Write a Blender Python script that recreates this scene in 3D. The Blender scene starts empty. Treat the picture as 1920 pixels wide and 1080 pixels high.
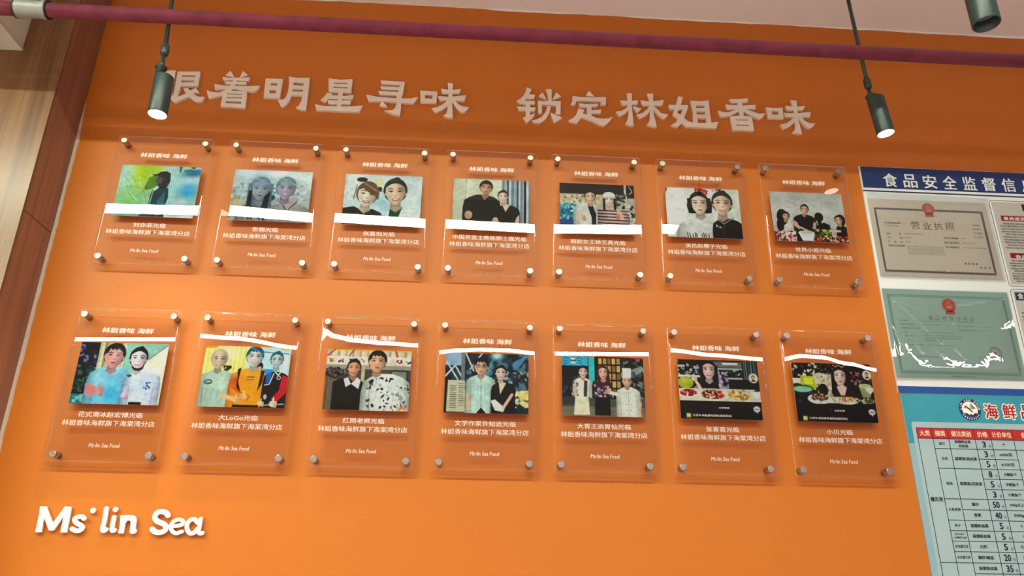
import bpy, math, random
import numpy as np
from mathutils import Matrix, Vector
from mathutils.geometry import tessellate_polygon

S = bpy.context.scene
COL = S.collection
rnd = random.Random(7)

# ------------------------------------------------------------------ camera
cam_d = bpy.data.cameras.new('camera'); cam = bpy.data.objects.new('camera', cam_d); COL.objects.link(cam)
cam_d.sensor_fit = 'HORIZONTAL'; cam_d.sensor_width = 36.0; cam_d.lens = 1424.214 * 36.0 / 1920.0
R_ = Vector((0.99793761, -0.06313831, 0.01157889)); U_ = Vector((-0.03375452, -0.36272199, 0.93128588)); F_ = Vector((0.0545999, 0.92975605, 0.36410512))
m = Matrix((R_, U_, -F_)).transposed().to_4x4(); m.translation = Vector((0.07034627, -2.16192855, 1.6)); cam.matrix_world = m
cam_d.clip_start = 0.05; cam_d.clip_end = 60
S.camera = cam

# ------------------------------------------------------------------ light and exposure
S.view_settings.view_transform = 'Standard'; S.view_settings.look = 'None'; S.view_settings.gamma = 1.0
S.view_settings.exposure = -0.05; S.view_settings.use_curve_mapping = False
LIGHT_A = 100.0        # long strip light nearest the orange wall
LIGHT_B = 56.0        # second strip light further back
FILL_L = 120.0        # added unseen fill strip at the left, smooths the wall's vertical gradient
FILL_R = 16.0        # added unseen fill strip at the right, weaker than the left one
SPOT_W = (26.0, 4.0)  # the two lit pendant spotlights (left, right)
w = bpy.data.worlds.new('daylight'); S.world = w; w.use_nodes = True
w.node_tree.nodes['Background'].inputs[0].default_value = (1.0, 0.82, 0.92, 1); w.node_tree.nodes['Background'].inputs[1].default_value = 1.4

ZC = 3.51; ZH = 4.0   # low ceiling by the wall, high ceiling behind
YS = -1.47            # edge of the low ceiling

# ------------------------------------------------------------------ materials
def lin(c):
    c = np.asarray(c, float) / 255.0
    return np.where(c <= 0.04045, c / 12.92, ((c + 0.055) / 1.055) ** 2.4)
MATS = {}
def mat(name, rgb=(200, 200, 200), rough=0.5, metal=0.0, spec=0.5, noise=0.0, scale=20, bump=0.0, bscale=None, emit=0.0, linear=None):
    if name in MATS: return MATS[name]
    M = bpy.data.materials.new(name); M.use_nodes = True; MATS[name] = M
    nt = M.node_tree; b = nt.nodes['Principled BSDF']
    c = linear if linear is not None else tuple(lin(rgb))
    b.inputs['Base Color'].default_value = (*c, 1); b.inputs['Roughness'].default_value = rough
    b.inputs['Metallic'].default_value = metal; b.inputs['Specular IOR Level'].default_value = spec
    tc = nt.nodes.new('ShaderNodeTexCoord')
    if noise:
        n = nt.nodes.new('ShaderNodeTexNoise'); n.inputs['Scale'].default_value = scale; n.inputs['Detail'].default_value = 6
        nt.links.new(tc.outputs['Object'], n.inputs['Vector'])
        mx = nt.nodes.new('ShaderNodeMix'); mx.data_type = 'RGBA'
        mx.inputs['A'].default_value = (*[v * (1 - noise) for v in c], 1); mx.inputs['B'].default_value = (*[min(1, v * (1 + noise)) for v in c], 1)
        nt.links.new(n.outputs['Fac'], mx.inputs['Factor']); nt.links.new(mx.outputs['Result'], b.inputs['Base Color'])
    if bump:
        n = nt.nodes.new('ShaderNodeTexNoise'); n.inputs['Scale'].default_value = bscale or scale; n.inputs['Detail'].default_value = 4
        nt.links.new(tc.outputs['Object'], n.inputs['Vector'])
        bm = nt.nodes.new('ShaderNodeBump'); bm.inputs['Strength'].default_value = bump; bm.inputs['Distance'].default_value = 0.002
        nt.links.new(n.outputs['Fac'], bm.inputs['Height']); nt.links.new(bm.outputs['Normal'], b.inputs['Normal'])
    if emit:
        b.inputs['Emission Color'].default_value = (*c, 1); b.inputs['Emission Strength'].default_value = emit
    return M

def wood_mat(name, dark, light, rough, gx=90.0):
    M = bpy.data.materials.new(name); M.use_nodes = True; MATS[name] = M
    nt = M.node_tree; b = nt.nodes['Principled BSDF']; L = nt.links.new
    tc = nt.nodes.new('ShaderNodeTexCoord'); mp = nt.nodes.new('ShaderNodeMapping'); mp.inputs['Scale'].default_value = (gx, gx, 1.6)
    L(tc.outputs['Object'], mp.inputs['Vector'])
    n = nt.nodes.new('ShaderNodeTexNoise'); n.inputs['Scale'].default_value = 1.0; n.inputs['Detail'].default_value = 7; n.inputs['Roughness'].default_value = 0.65
    L(mp.outputs['Vector'], n.inputs['Vector'])
    mp2 = nt.nodes.new('ShaderNodeMapping'); mp2.inputs['Scale'].default_value = (14, 14, 0.7); L(tc.outputs['Object'], mp2.inputs['Vector'])
    n2 = nt.nodes.new('ShaderNodeTexNoise'); n2.inputs['Scale'].default_value = 1.0; n2.inputs['Detail'].default_value = 3; L(mp2.outputs['Vector'], n2.inputs['Vector'])
    add = nt.nodes.new('ShaderNodeMath'); add.operation = 'ADD'; L(n.outputs['Fac'], add.inputs[0]); L(n2.outputs['Fac'], add.inputs[1])
    cr = nt.nodes.new('ShaderNodeValToRGB'); L(add.outputs[0], cr.inputs['Fac'])
    hf = nt.nodes.new('ShaderNodeMath'); hf.operation = 'MULTIPLY'; hf.inputs[1].default_value = 0.5; L(add.outputs[0], hf.inputs[0]); L(hf.outputs[0], cr.inputs['Fac'])
    cr.color_ramp.elements[0].position = 0.36; cr.color_ramp.elements[0].color = (*lin(dark), 1)
    cr.color_ramp.elements[1].position = 0.64; cr.color_ramp.elements[1].color = (*lin(light), 1)
    L(cr.outputs['Color'], b.inputs['Base Color']); b.inputs['Roughness'].default_value = rough
    bm = nt.nodes.new('ShaderNodeBump'); bm.inputs['Strength'].default_value = 0.15; bm.inputs['Distance'].default_value = 0.001
    L(n.outputs['Fac'], bm.inputs['Height']); L(bm.outputs['Normal'], b.inputs['Normal'])
    return M

def clear_mat(name, tint, boost, rough=0.0, wrinkle=0.0, milk=0.0, glow=False):
    M = bpy.data.materials.new(name); M.use_nodes = True; MATS[name] = M
    nt = M.node_tree; L = nt.links.new
    for n in list(nt.nodes):
        if n.type != 'OUTPUT_MATERIAL': nt.nodes.remove(n)
    out = [n for n in nt.nodes if n.type == 'OUTPUT_MATERIAL'][0]
    tr = nt.nodes.new('ShaderNodeBsdfTransparent'); tr.inputs[0].default_value = (*tint, 1)
    base = tr
    if milk:
        df = nt.nodes.new('ShaderNodeBsdfDiffuse'); df.inputs[0].default_value = (0.85, 0.87, 0.86, 1)
        if glow:   # sawn edge: scatters light both ways
            tl = nt.nodes.new('ShaderNodeBsdfTranslucent'); tl.inputs[0].default_value = (0.95, 0.95, 0.93, 1); hf = nt.nodes.new('ShaderNodeMixShader'); hf.inputs[0].default_value = .5
            L(df.outputs[0], hf.inputs[1]); L(tl.outputs[0], hf.inputs[2]); df = hf
        mk = nt.nodes.new('ShaderNodeMixShader'); mk.inputs[0].default_value = milk
        L(tr.outputs[0], mk.inputs[1]); L(df.outputs[0], mk.inputs[2]); base = mk
    if boost:
        gl = nt.nodes.new('ShaderNodeBsdfGlossy'); gl.inputs['Roughness'].default_value = rough; gl.inputs['Color'].default_value = (1, 1, 1, 1)
        fr = nt.nodes.new('ShaderNodeFresnel'); fr.inputs['IOR'].default_value = 1.49
        mu = nt.nodes.new('ShaderNodeMath'); mu.operation = 'MULTIPLY'; mu.inputs[1].default_value = boost; mu.use_clamp = True
        L(fr.outputs[0], mu.inputs[0])
        mx = nt.nodes.new('ShaderNodeMixShader'); L(mu.outputs[0], mx.inputs[0]); L(base.outputs[0], mx.inputs[1]); L(gl.outputs[0], mx.inputs[2])
        if wrinkle:
            tc = nt.nodes.new('ShaderNodeTexCoord'); n = nt.nodes.new('ShaderNodeTexNoise'); n.inputs['Scale'].default_value = 26; n.inputs['Detail'].default_value = 1; n.inputs['Distortion'].default_value = 1.2
            L(tc.outputs['Object'], n.inputs['Vector'])
            bm = nt.nodes.new('ShaderNodeBump'); bm.inputs['Strength'].default_value = wrinkle; bm.inputs['Distance'].default_value = 0.004
            L(n.outputs['Fac'], bm.inputs['Height']); L(bm.outputs['Normal'], gl.inputs['Normal']); L(bm.outputs['Normal'], fr.inputs['Normal'])
        L(mx.outputs[0], out.inputs['Surface'])
    else:
        L(base.outputs[0], out.inputs['Surface'])
    return M

def print_mat():
    M = bpy.data.materials.new('printed_ink'); M.use_nodes = True; MATS['printed_ink'] = M
    nt = M.node_tree; b = nt.nodes['Principled BSDF']
    a = nt.nodes.new('ShaderNodeVertexColor'); a.layer_name = 'ink'
    nt.links.new(a.outputs['Color'], b.inputs['Base Color']); b.inputs['Roughness'].default_value = 0.5; b.inputs['Specular IOR Level'].default_value = 0.12
    return M

M_ORANGE = mat('orange_wall_paint', linear=(0.53, 0.152, 0.013), rough=0.42, spec=0.34, noise=0.035, scale=2.2, bump=0.22, bscale=55)
M_BEIGE = mat('cream_ceiling_paint', (238, 236, 234), rough=0.8, noise=0.05, scale=3, bump=0.2, bscale=30)
M_WHITEPAINT = mat('taupe_wall_paint', (138, 126, 114), rough=0.8, noise=0.03, scale=3)
M_FLOOR = mat('pale_floor_tile', (190, 178, 182), rough=0.35, noise=0.06, scale=2)
M_CAULK = mat('rough_filler', (196, 176, 160), rough=0.9, noise=0.12, scale=60, bump=0.5, bscale=90)
M_BOX = mat('ivory_painted_board', (205, 202, 184), rough=0.55, noise=0.03, scale=8)
M_WOODF = wood_mat('light_wood_laminate', (92, 60, 34), (138, 100, 60), 0.24)
M_WOODS = wood_mat('brown_wood_laminate', (108, 70, 56), (158, 108, 84), 0.42)
M_LETTER = mat('cream_cut_out_letter', (226, 214, 196), rough=0.55, noise=0.04, scale=30)
M_LETTERW = mat('white_cut_out_letter', (244, 240, 228), rough=0.5, noise=0.03, scale=40)
M_CLEAR = clear_mat('clear_acrylic_face', (1, 1, 1), 0.85, 0.0)
M_CLEARB = clear_mat('clear_acrylic_back', (1, 1, 1), 0.0, milk=0.007)
M_EDGE = clear_mat('acrylic_cut_edge', (0.94, 0.94, 0.93), 0.0, milk=0.62, glow=True)
M_FILM = clear_mat('plastic_sleeve_film', (0.99, 0.99, 0.99), 1.1, 0.01, wrinkle=0.035, milk=0.03)
M_PRINT = print_mat()
M_PRINTBACK = mat('photo_paper_back', (225, 225, 220), rough=0.7, noise=0.02)
M_INKW = mat('white_printed_ink', (246, 240, 230), rough=0.5, noise=0.02)
M_METAL = mat('brushed_steel', (176, 168, 158), rough=0.28, metal=1.0, noise=0.12, scale=120, bump=0.15, bscale=200)
M_PIPE = mat('dark_red_pipe_paint', (132, 54, 74), rough=0.5, noise=0.6, scale=22, bump=0.4, bscale=40)
M_COUPL = mat('grey_pipe_coupling', (152, 160, 156), rough=0.45, metal=0.3, noise=0.15, scale=40, bump=0.3, bscale=60)
M_RUBBER = mat('black_rubber_ring', (22, 26, 30), rough=0.6)
M_BLACK = mat('black_lamp_enamel', (38, 62, 62), rough=0.34, spec=0.6, noise=0.2, scale=200, bump=0.1, bscale=400)
M_LENS = mat('lamp_lens_lit', (255, 250, 238), emit=14.0)
M_LENSOFF = mat('lamp_lens_dark', (120, 120, 118), rough=0.2)
M_BLUE = mat('blue_board_print', (8, 46, 98), rough=0.4, noise=0.06, scale=8)
M_DBLUE = mat('dark_blue_line_print', (16, 36, 62), rough=0.4)
M_BOARD = mat('white_board_print', (216, 224, 224), rough=0.45, noise=0.02, scale=8)
M_BTXT = mat('pale_board_lettering', (214, 220, 222), rough=0.45)
M_RED = mat('red_print', (178, 34, 34), rough=0.45)
M_DRED = mat('deep_red_title_print', (160, 22, 26), rough=0.45)
M_INK = mat('dark_printed_ink', (20, 32, 44), rough=0.5)
M_GOLD = mat('bronze_title_ink', (92, 72, 44), rough=0.5)
M_GREYINK = mat('grey_green_ink', (86, 108, 96), rough=0.5)
M_CREAMTXT = mat('cream_header_lettering', (236, 214, 176), rough=0.5)
M_POSTER = mat('pale_poster_print', (136, 172, 184), rough=0.45, noise=0.08, scale=9)
M_TEAL = mat('teal_poster_print', (46, 148, 170), rough=0.45, noise=0.2, scale=12)
M_BLUEF = mat('bright_blue_board_print', (6, 72, 150), rough=0.4, noise=0.06, scale=8)
M_POSTIN = mat('pale_blue_poster_print', (158, 184, 190), rough=0.45, noise=0.05, scale=7)
M_TUBE = mat('strip_light_diffuser', (255, 253, 240), emit=1.0)
M_FRAMEW = mat('white_aluminium', (225, 225, 220), rough=0.4)

# ------------------------------------------------------------------ helpers
def tag(o, label=None, cat=None, group=None, kind=None):
    if label: o['label'] = label
    if cat: o['category'] = cat
    if group: o['group'] = group
    if kind: o['kind'] = kind
    return o
def empty(name, loc):
    o = bpy.data.objects.new(name, None); COL.objects.link(o); o.location = loc; o.empty_display_size = 0.02
    return o
def mesh_obj(name, v, f, mats, parent=None, smooth=False, origin=None, mi=None):
    me = bpy.data.meshes.new(name)
    v = [tuple(p) for p in v]
    o_ = Vector(origin) if origin is not None else Vector((0, 0, 0))
    me.from_pydata([(p[0] - o_[0], p[1] - o_[1], p[2] - o_[2]) for p in v], [], f)
    if not isinstance(mats, (list, tuple)): mats = [mats]
    for x in mats: me.materials.append(x)
    if mi: me.polygons.foreach_set('material_index', mi)
    if smooth: me.polygons.foreach_set('use_smooth', [True] * len(me.polygons))
    me.update()
    o = bpy.data.objects.new(name, me); COL.objects.link(o)
    if parent is not None:
        o.parent = parent
        o.location = o_ - Vector(parent.location) if origin is not None else -Vector(parent_world(parent))
        if origin is not None: o.location = o_ - Vector(parent_world(parent))
    else: o.location = o_
    return o
def parent_world(p):
    loc = Vector(p.location)
    while p.parent is not None:
        p = p.parent; loc += Vector(p.location)
    return loc
class MB:
    def __init__(s): s.v = []; s.f = []; s.mi = []
    def add(s, v, f, mi=0):
        n = len(s.v); s.v += [tuple(p) for p in v]; s.f += [tuple(i + n for i in q) for q in f]; s.mi += [mi] * len(f); return s
    def box(s, x0, x1, y0, y1, z0, z1, mi=0):
        v = [(x0, y0, z0), (x1, y0, z0), (x1, y1, z0), (x0, y1, z0), (x0, y0, z1), (x1, y0, z1), (x1, y1, z1), (x0, y1, z1)]
        return s.add(v, [(3, 2, 1, 0), (4, 5, 6, 7), (0, 1, 5, 4), (1, 2, 6, 5), (2, 3, 7, 6), (3, 0, 4, 7)], mi)
    def quad(s, x0, x1, z0, z1, y, mi=0):
        return s.add([(x0, y, z0), (x1, y, z0), (x1, y, z1), (x0, y, z1)], [(0, 1, 2, 3)], mi)
    def lathe(s, p0, p1, prof, n=28, mi=0, caps=True):
        # prof: list of (t along the axis in metres, radius)
        a = Vector(p0); d = (Vector(p1) - a).normalized()
        u = d.orthogonal().normalized(); w_ = d.cross(u)
        v = []; f = []
        for t, r in prof:
            for i in range(n):
                an = 2 * math.pi * i / n
                v.append(a + d * t + (u * math.cos(an) + w_ * math.sin(an)) * r)
        for k in range(len(prof) - 1):
            for i in range(n):
                j = (i + 1) % n
                f.append((k * n + i, k * n + j, (k + 1) * n + j, (k + 1) * n + i))
        if caps:
            f.append(tuple(range(n - 1, -1, -1))); f.append(tuple((len(prof) - 1) * n + i for i in range(n)))
        return s.add(v, f, mi)
    def prism(s, outer, holes, y0, y1, mi=0):
        """outline in the x/z plane extruded from y0 (front) to y1 (back)"""
        loops = [outer] + list(holes)
        pts = [p for l in loops for p in l]
        tris = tessellate_polygon([[Vector((x, z, 0)) for x, z in l] for l in loops])
        n = len(pts); v = [(x, y0, z) for x, z in pts] + [(x, y1, z) for x, z in pts]
        f = []
        for t in tris:
            a, b, c = [pts[i] for i in t]
            ar = (b[0] - a[0]) * (c[1] - a[1]) - (b[1] - a[1]) * (c[0] - a[0])
            if abs(ar) < 1e-12: continue
            t = t if ar > 0 else (t[0], t[2], t[1])
            f.append(tuple(t)); f.append((t[0] + n, t[2] + n, t[1] + n))
        k = 0
        for l in loops:
            for i in range(len(l)):
                j = (i + 1) % len(l); f.append((k + i, k + j, k + j + n, k + i + n))
            k += len(l)
        return s.add(v, f, mi)
    def obj(s, name, mats, parent=None, smooth=False, origin=None):
        return mesh_obj(name, s.v, s.f, mats, parent, smooth, origin, s.mi)

_text_cache = {}
def text_raw(txt, bold=0.0, shear=0.0, res=2, space=1.0):
    key = (txt, bold, shear, res, space)
    if key in _text_cache: return _text_cache[key]
    cu = bpy.data.curves.new('t', 'FONT'); cu.body = txt; cu.size = 1.0; cu.offset = bold; cu.shear = shear; cu.resolution_u = res; cu.space_character = space
    o = bpy.data.objects.new('t', cu); COL.objects.link(o)
    dg = bpy.context.evaluated_depsgraph_get(); dg.update()
    me = bpy.data.meshes.new_from_object(o.evaluated_get(dg))
    v = np.array([tuple(q.co)[:2] for q in me.vertices]) if len(me.vertices) else np.zeros((0, 2)); f = [tuple(p.vertices) for p in me.polygons]
    bpy.data.objects.remove(o); bpy.data.curves.remove(cu); bpy.data.meshes.remove(me)
    _text_cache[key] = (v, f)
    return v, f
def add_text(mb, txt, x0, x1, z0, z1, y, bold=0.0, shear=0.0, mi=0, res=2, space=1.0):
    """lettering fitted into the box x0..x1, z0..z1 on the plane y; bold thickens the strokes by bold em"""
    v, f = text_raw(txt, 0.0, shear, res, space)
    if not len(v): return
    a = v.min(0); b = v.max(0)
    sx = (x1 - x0) / max(1e-6, b[0] - a[0]); sz = (z1 - z0) / max(1e-6, b[1] - a[1])
    if bold > .03: offs = [(math.cos(k * math.pi / 5) * bold, math.sin(k * math.pi / 5) * bold) for k in range(10)]
    elif bold > 0: offs = [(-bold, -bold * .5), (bold, bold * .5), (bold, -bold * .5), (-bold, bold * .5)]
    else: offs = [(0, 0)]
    for k, (ox, oz) in enumerate(offs):
        mb.add([(x0 + (p[0] - a[0] + ox) * sx, y - 2e-5 * k, z0 + (p[1] - a[1] + oz) * sz) for p in v], f, mi)

# ------------------------------------------------------------------ a small painter for the flat prints
class Pic:
    def __init__(s, w, h, bg=(255, 255, 255), ss=2, grain=False):
        s.grain = grain
        s.w, s.h, s.ss = w, h, ss; W, H = w * ss, h * ss
        s.H_ = h / w
        yy, xx = np.mgrid[0:H, 0:W]; s.X = (xx + 0.5) / W; s.Y = (yy + 0.5) / W
        s.im = np.zeros((H, W, 3)); s.im[:] = bg; s.r = np.random.RandomState(3)
    def fill(s, m, c, a=1.0): s.im[m] = s.im[m] * (1 - a) + np.array(c, float) * a
    def rect(s, x0, y0, x1, y1, c, a=1.0): s.fill((s.X >= x0) & (s.X < x1) & (s.Y >= y0) & (s.Y < y1), c, a)
    def ell(s, cx, cy, rx, ry, c, rot=0.0, a=1.0, clip=None):
        ca, sa = math.cos(rot), math.sin(rot); dx = s.X - cx; dy = s.Y - cy
        u = dx * ca + dy * sa; v = -dx * sa + dy * ca
        m_ = (u / rx) ** 2 + (v / ry) ** 2 < 1
        if clip is not None: m_ &= clip
        s.fill(m_, c, a)
    def soft(s, cx, cy, rx, ry, c, a=0.8):
        d = ((s.X - cx) / rx) ** 2 + ((s.Y - cy) / ry) ** 2; k = (a * np.exp(-d * 1.2))[..., None]
        s.im = s.im * (1 - k) + np.array(c, float) * k
    def polym(s, P):
        m_ = np.zeros(s.X.shape, bool); n = len(P)
        for i in range(n):
            (x0, y0), (x1, y1) = P[i], P[(i + 1) % n]
            if y0 == y1: continue
            c = ((y0 > s.Y) != (y1 > s.Y)) & (s.X < (x1 - x0) * (s.Y - y0) / (y1 - y0) + x0); m_ ^= c
        return m_
    def poly(s, P, c, a=1.0): s.fill(s.polym(P), c, a)
    def line(s, P, wd, c, a=1.0):
        for (x0, y0), (x1, y1) in zip(P[:-1], P[1:]):
            dx, dy = x1 - x0, y1 - y0; L2 = dx * dx + dy * dy + 1e-12
            t = np.clip(((s.X - x0) * dx + (s.Y - y0) * dy) / L2, 0, 1)
            s.fill((s.X - x0 - t * dx) ** 2 + (s.Y - y0 - t * dy) ** 2 < (wd / 2) ** 2, c, a)
    def vgrad(s, x0, y0, x1, y1, c0, c1):
        m_ = (s.X >= x0) & (s.X < x1) & (s.Y >= y0) & (s.Y < y1); t = ((s.Y - y0) / (y1 - y0))[m_][:, None]
        s.im[m_] = np.array(c0, float) * (1 - t) + np.array(c1, float) * t
    def stripes(s, x0, y0, x1, y1, cs, wd, jit=0.5):
        x = x0; i = 0
        while x < x1:
            d = wd * (1 + jit * (s.r.rand() - 0.5)); s.rect(x, y0, min(x + d, x1), y1, cs[i % len(cs)]); x += d; i += 1
    def food(s, x0, y0, x1, y1, cs, n, a0=0.01, a1=0.03):
        cx, cy, rx, ry = (x0 + x1) / 2, (y0 + y1) / 2, (x1 - x0) / 2, (y1 - y0) / 2; cl = ((s.X - cx) / rx) ** 2 + ((s.Y - cy) / ry) ** 2 < 1
        for _ in range(n):
            s.ell(x0 + s.r.rand() * (x1 - x0), y0 + s.r.rand() * (y1 - y0), a0 + s.r.rand() * (a1 - a0), (a0 + s.r.rand() * (a1 - a0)) * .6, cs[s.r.randint(len(cs))], s.r.rand() * 3, 1, clip=cl)
    def clutter(s, x0, y0, x1, y1, cs, n, a0=0.01, a1=0.04, al=0.9):
        for _ in range(n):
            s.ell(x0 + s.r.rand() * (x1 - x0), y0 + s.r.rand() * (y1 - y0), a0 + s.r.rand() * (a1 - a0), a0 + s.r.rand() * (a1 - a0) * 0.8, cs[s.r.randint(len(cs))], s.r.rand() * 3, al,
                  clip=(s.X >= x0) & (s.X < x1) & (s.Y >= y0) & (s.Y < y1))
    def head(s, cx, cy, h, skin=(226, 196, 176), hair=(30, 26, 26), style='bun', tilt=0.0, smile=True, side=1, male=False, lip=(150, 50, 56), glasses=False):
        sk = np.array(skin, float); hd = np.array(hair, float); dk = sk * 0.66
        ct, st = math.cos(tilt), math.sin(tilt)
        u = ((s.X - cx) * ct + (s.Y - cy) * st) / h; v = (-(s.X - cx) * st + (s.Y - cy) * ct) / h
        fw = .36 if male else .335
        def el(x, y, rx, ry): return ((u - x) / rx) ** 2 + ((v - y) / ry) ** 2 < 1
        up = np.maximum(v, 0)
        if style == 'long': s.fill((np.abs(u) < .43 + .06 * up) & (v > -.1) & (v < .95), hd)
        if style == 'bob': s.fill(el(0, .1, .5, .46) & (v < .42), hd)
        s.fill((np.abs(u) < .17 + .5 * np.clip(v - .5, 0, 1)) & (v > .2) & (v < .74 - .75 * np.abs(u)), sk * .8); s.fill((np.abs(u) < .17) & (v > .2) & (v < .52), dk, .55)
        if style == 'bun': s.fill(el(.05, -.5, .11, .075), hd)
        if style != 'chef': s.fill(el(0, -.08, fw + .06, .46), hd if style != 'bald' else sk * .93)
        if style in ('short', 'bald', 'chef', 'bun'): s.fill(el(-fw, .04, .05, .09) | el(fw, .04, .05, .09), sk * .8)
        w_ = fw * np.sqrt(np.clip(1 - (v / .475) ** 2, 0, 1)) * (1 - (.14 if male else .26) * np.clip(v / .475, 0, 1))
        face = (np.abs(u) < w_) & (np.abs(v) < .475)
        sh = 1 - .26 * np.clip((side * u + .06) / fw, 0, 1) ** 1.5 - .10 * np.clip(-(side * u) / fw - .45, 0, 1) - .12 * np.clip((v - .2) / .3, 0, 1)
        sh = sh + .07 * np.exp(-((u + .03 * side) / .06) ** 2 - ((v - .02) / .16) ** 2) - .13 * np.exp(-((np.abs(u) - .15) / .09) ** 2 - ((v + .05) / .06) ** 2)
        col = sk[None, None, :] * sh[..., None]
        ck = np.exp(-((np.abs(u) - .18) / .08) ** 2 - ((v - .14) / .08) ** 2)[..., None] * .16
        col = col * (1 - ck) + np.array((214, 120, 110.)) * ck
        s.im[face] = col[face]
        hm = el(0, -.08, fw + .06, .46)
        if style == 'bang': hl = v < -.19 + .5 * np.abs(u + .14) - .06 * (u < -.14); hm &= hl | (np.abs(u) > fw - .02)
        elif style in ('bun', 'long', 'bob'): hm &= (v < -.345 + 1.7 * u * u) | ((np.abs(u) > fw - .015) & (v < .02))
        elif style == 'short': hm &= (v < -.27 + 1.6 * np.maximum(np.abs(u) - .2, 0) + .03 * np.sin(u * 40)) & (v < .0)
        elif style == 'hat':
            s.fill(((np.abs(u) > fw - .06) & (np.abs(u) < fw + .1)) & (v > -.2) & (v < .75), hd); s.fill(el(0, -.32, .40, .26), (222, 224, 220)); s.fill(el(0, -.16, .46, .085), (190, 194, 190)); hm &= False
        elif style == 'chef':
            s.fill((np.abs(u) < .33 + .03 * (v < -.7)) & (v > -1.1) & (v < -.27), (232, 236, 236)); s.fill((np.abs(u) < .34) & (v > -.34) & (v < -.25), (190, 198, 200)); hm &= False
        else: hm &= v < -9
        if style not in ('hat', 'chef', 'bald'):
            s.fill(hm, hd)
            hi = hm & (np.abs(v + .36 - .5 * u) < .035); s.fill(hi, np.minimum(hd * 1.7 + 16, 255), .5)
        if style in ('long', 'bob'):
            bot = .9 if style == 'long' else .40
            s.fill((np.abs(u) > fw * .86) & (np.abs(u) < fw + .13) & (v > -.25) & (v < bot) & ((u > 0) | True), hd, 1)
            s.line([(cx - (fw + .05) * h, cy), (cx - (fw + .07) * h, cy + bot * .8 * h)], .02 * h, np.minimum(hd * 1.6 + 14, 255), .6)
        e = np.minimum(hd * .8, 60)
        def L_(P, wd, c, a=1.0): s.line([(cx + (x * ct - y * st) * h, cy + (x * st + y * ct) * h) for x, y in P], wd * h, c, a)
        for k in (-1, 1):
            L_([(k * .075, -.135), (k * .16, -.155), (k * .245, -.125)], .028, e, .75)
            s.fill(el(k * .15, -.035, .054, .019), (34, 26, 26), .9); s.fill(el(k * .155 + .03 * k, -.03, .018, .012), (190, 180, 176), .7)
            L_([(k * .085, -.05), (k * .155, -.07), (k * .23, -.045)], .018, (50, 34, 32), .8)
            if glasses: L_([(k * .05, -.09), (k * .27, -.09), (k * .27, .04), (k * .05, .04), (k * .05, -.09)], .02, (40, 36, 40))
        s.fill(el(0, .125, .05, .018), dk, .8); L_([(side * .035, .0), (side * .045, .1)], .018, dk, .5)
        if smile:
            s.fill(el(0, .262, .125, .048) & (v > .225), lip); s.fill(el(0, .255, .095, .022) & (v > .24), (238, 230, 226)); L_([(-.16, .17), (-.15, .24)], .014, dk, .5); L_([(.16, .17), (.15, .24)], .014, dk, .5)
        else: s.fill(el(0, .262, .095, .028), lip); L_([(-.09, .262), (.09, .262)], .012, np.array(lip) * .5)
    def bust(s, cx, y, wd, c, y1=None, neck=None, shade=0.8, lean=0.0):
        y1 = y1 or s.H_ + .02; c = np.array(c, float)
        P = [(cx - wd * .13, y), (cx - wd * .32, y + wd * .07), (cx - wd * .46, y + wd * .17), (cx - wd * .5, y + wd * .4), (cx - wd * .5 + lean, y1), (cx + wd * .5 + lean, y1), (cx + wd * .5, y + wd * .4), (cx + wd * .46, y + wd * .17), (cx + wd * .32, y + wd * .07), (cx + wd * .13, y)]
        s.poly(P, c)
        s.line([(cx - wd * .33, y + wd * .42), (cx - wd * .31 + lean, y1)], wd * .02, c * shade); s.line([(cx + wd * .33, y + wd * .42), (cx + wd * .31 + lean, y1)], wd * .02, c * shade)
        mm = s.polym(P); e_ = np.clip((np.abs(s.X - cx) / (wd * .5)) ** 3, 0, 1) * .28; s.im[mm] *= (1 - e_[mm])[:, None]
        for i in range(4): s.line([(cx - wd * .2 + i * wd * .12, y + wd * .45), (cx - wd * .25 + i * wd * .13, y + wd * .7)], wd * .025, c * shade, .4)
        if neck is not None: s.poly([(cx - wd * .13, y - .002), (cx, y + wd * .17), (cx + wd * .13, y - .002)], neck)
    def hand(s, cx, cy, r, skin=(222, 176, 152), thumb=True, side=1):
        d = np.array(skin, float)
        s.ell(cx, cy, r, r * .85, d)
        for i in range(4): s.ell(cx + side * r * .55, cy - r * .5 + i * r * .42, r * .5, r * .2, d * (.96 - .03 * i)); s.line([(cx + side * r * .2, cy - r * .3 + i * r * .42), (cx + side * r * 1.0, cy - r * .3 + i * r * .42)], r * .07, d * .7)
        if thumb: s.ell(cx - side * r * .05, cy - r * 1.15, r * .24, r * .62, d, .15 * side)
    def down(s):
        H, W = s.h, s.w; a = s.im.reshape(H, s.ss, W, s.ss, 3).mean((1, 3))
        if s.grain:
            r = np.random.RandomState(9); k = np.zeros((H, W))
            for n, am in ((9, .05), (23, .05), (60, .045)):
                g = r.rand(n + 1, n + 1) - .5; yy = np.linspace(0, n - 1e-6, H); xx = np.linspace(0, n - 1e-6, W); iy = yy.astype(int); ix = xx.astype(int); fy = (yy - iy)[:, None]; fx = (xx - ix)[None]
                k += am * 2 * ((g[iy][:, ix] * (1 - fy) * (1 - fx)) + g[iy][:, ix + 1] * (1 - fy) * fx + g[iy + 1][:, ix] * fy * (1 - fx) + g[iy + 1][:, ix + 1] * fy * fx)
            a = a * (1 + k)[..., None]; a = 122 + (a - 122) * 1.38
        return a
GAIN = 0.70
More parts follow.
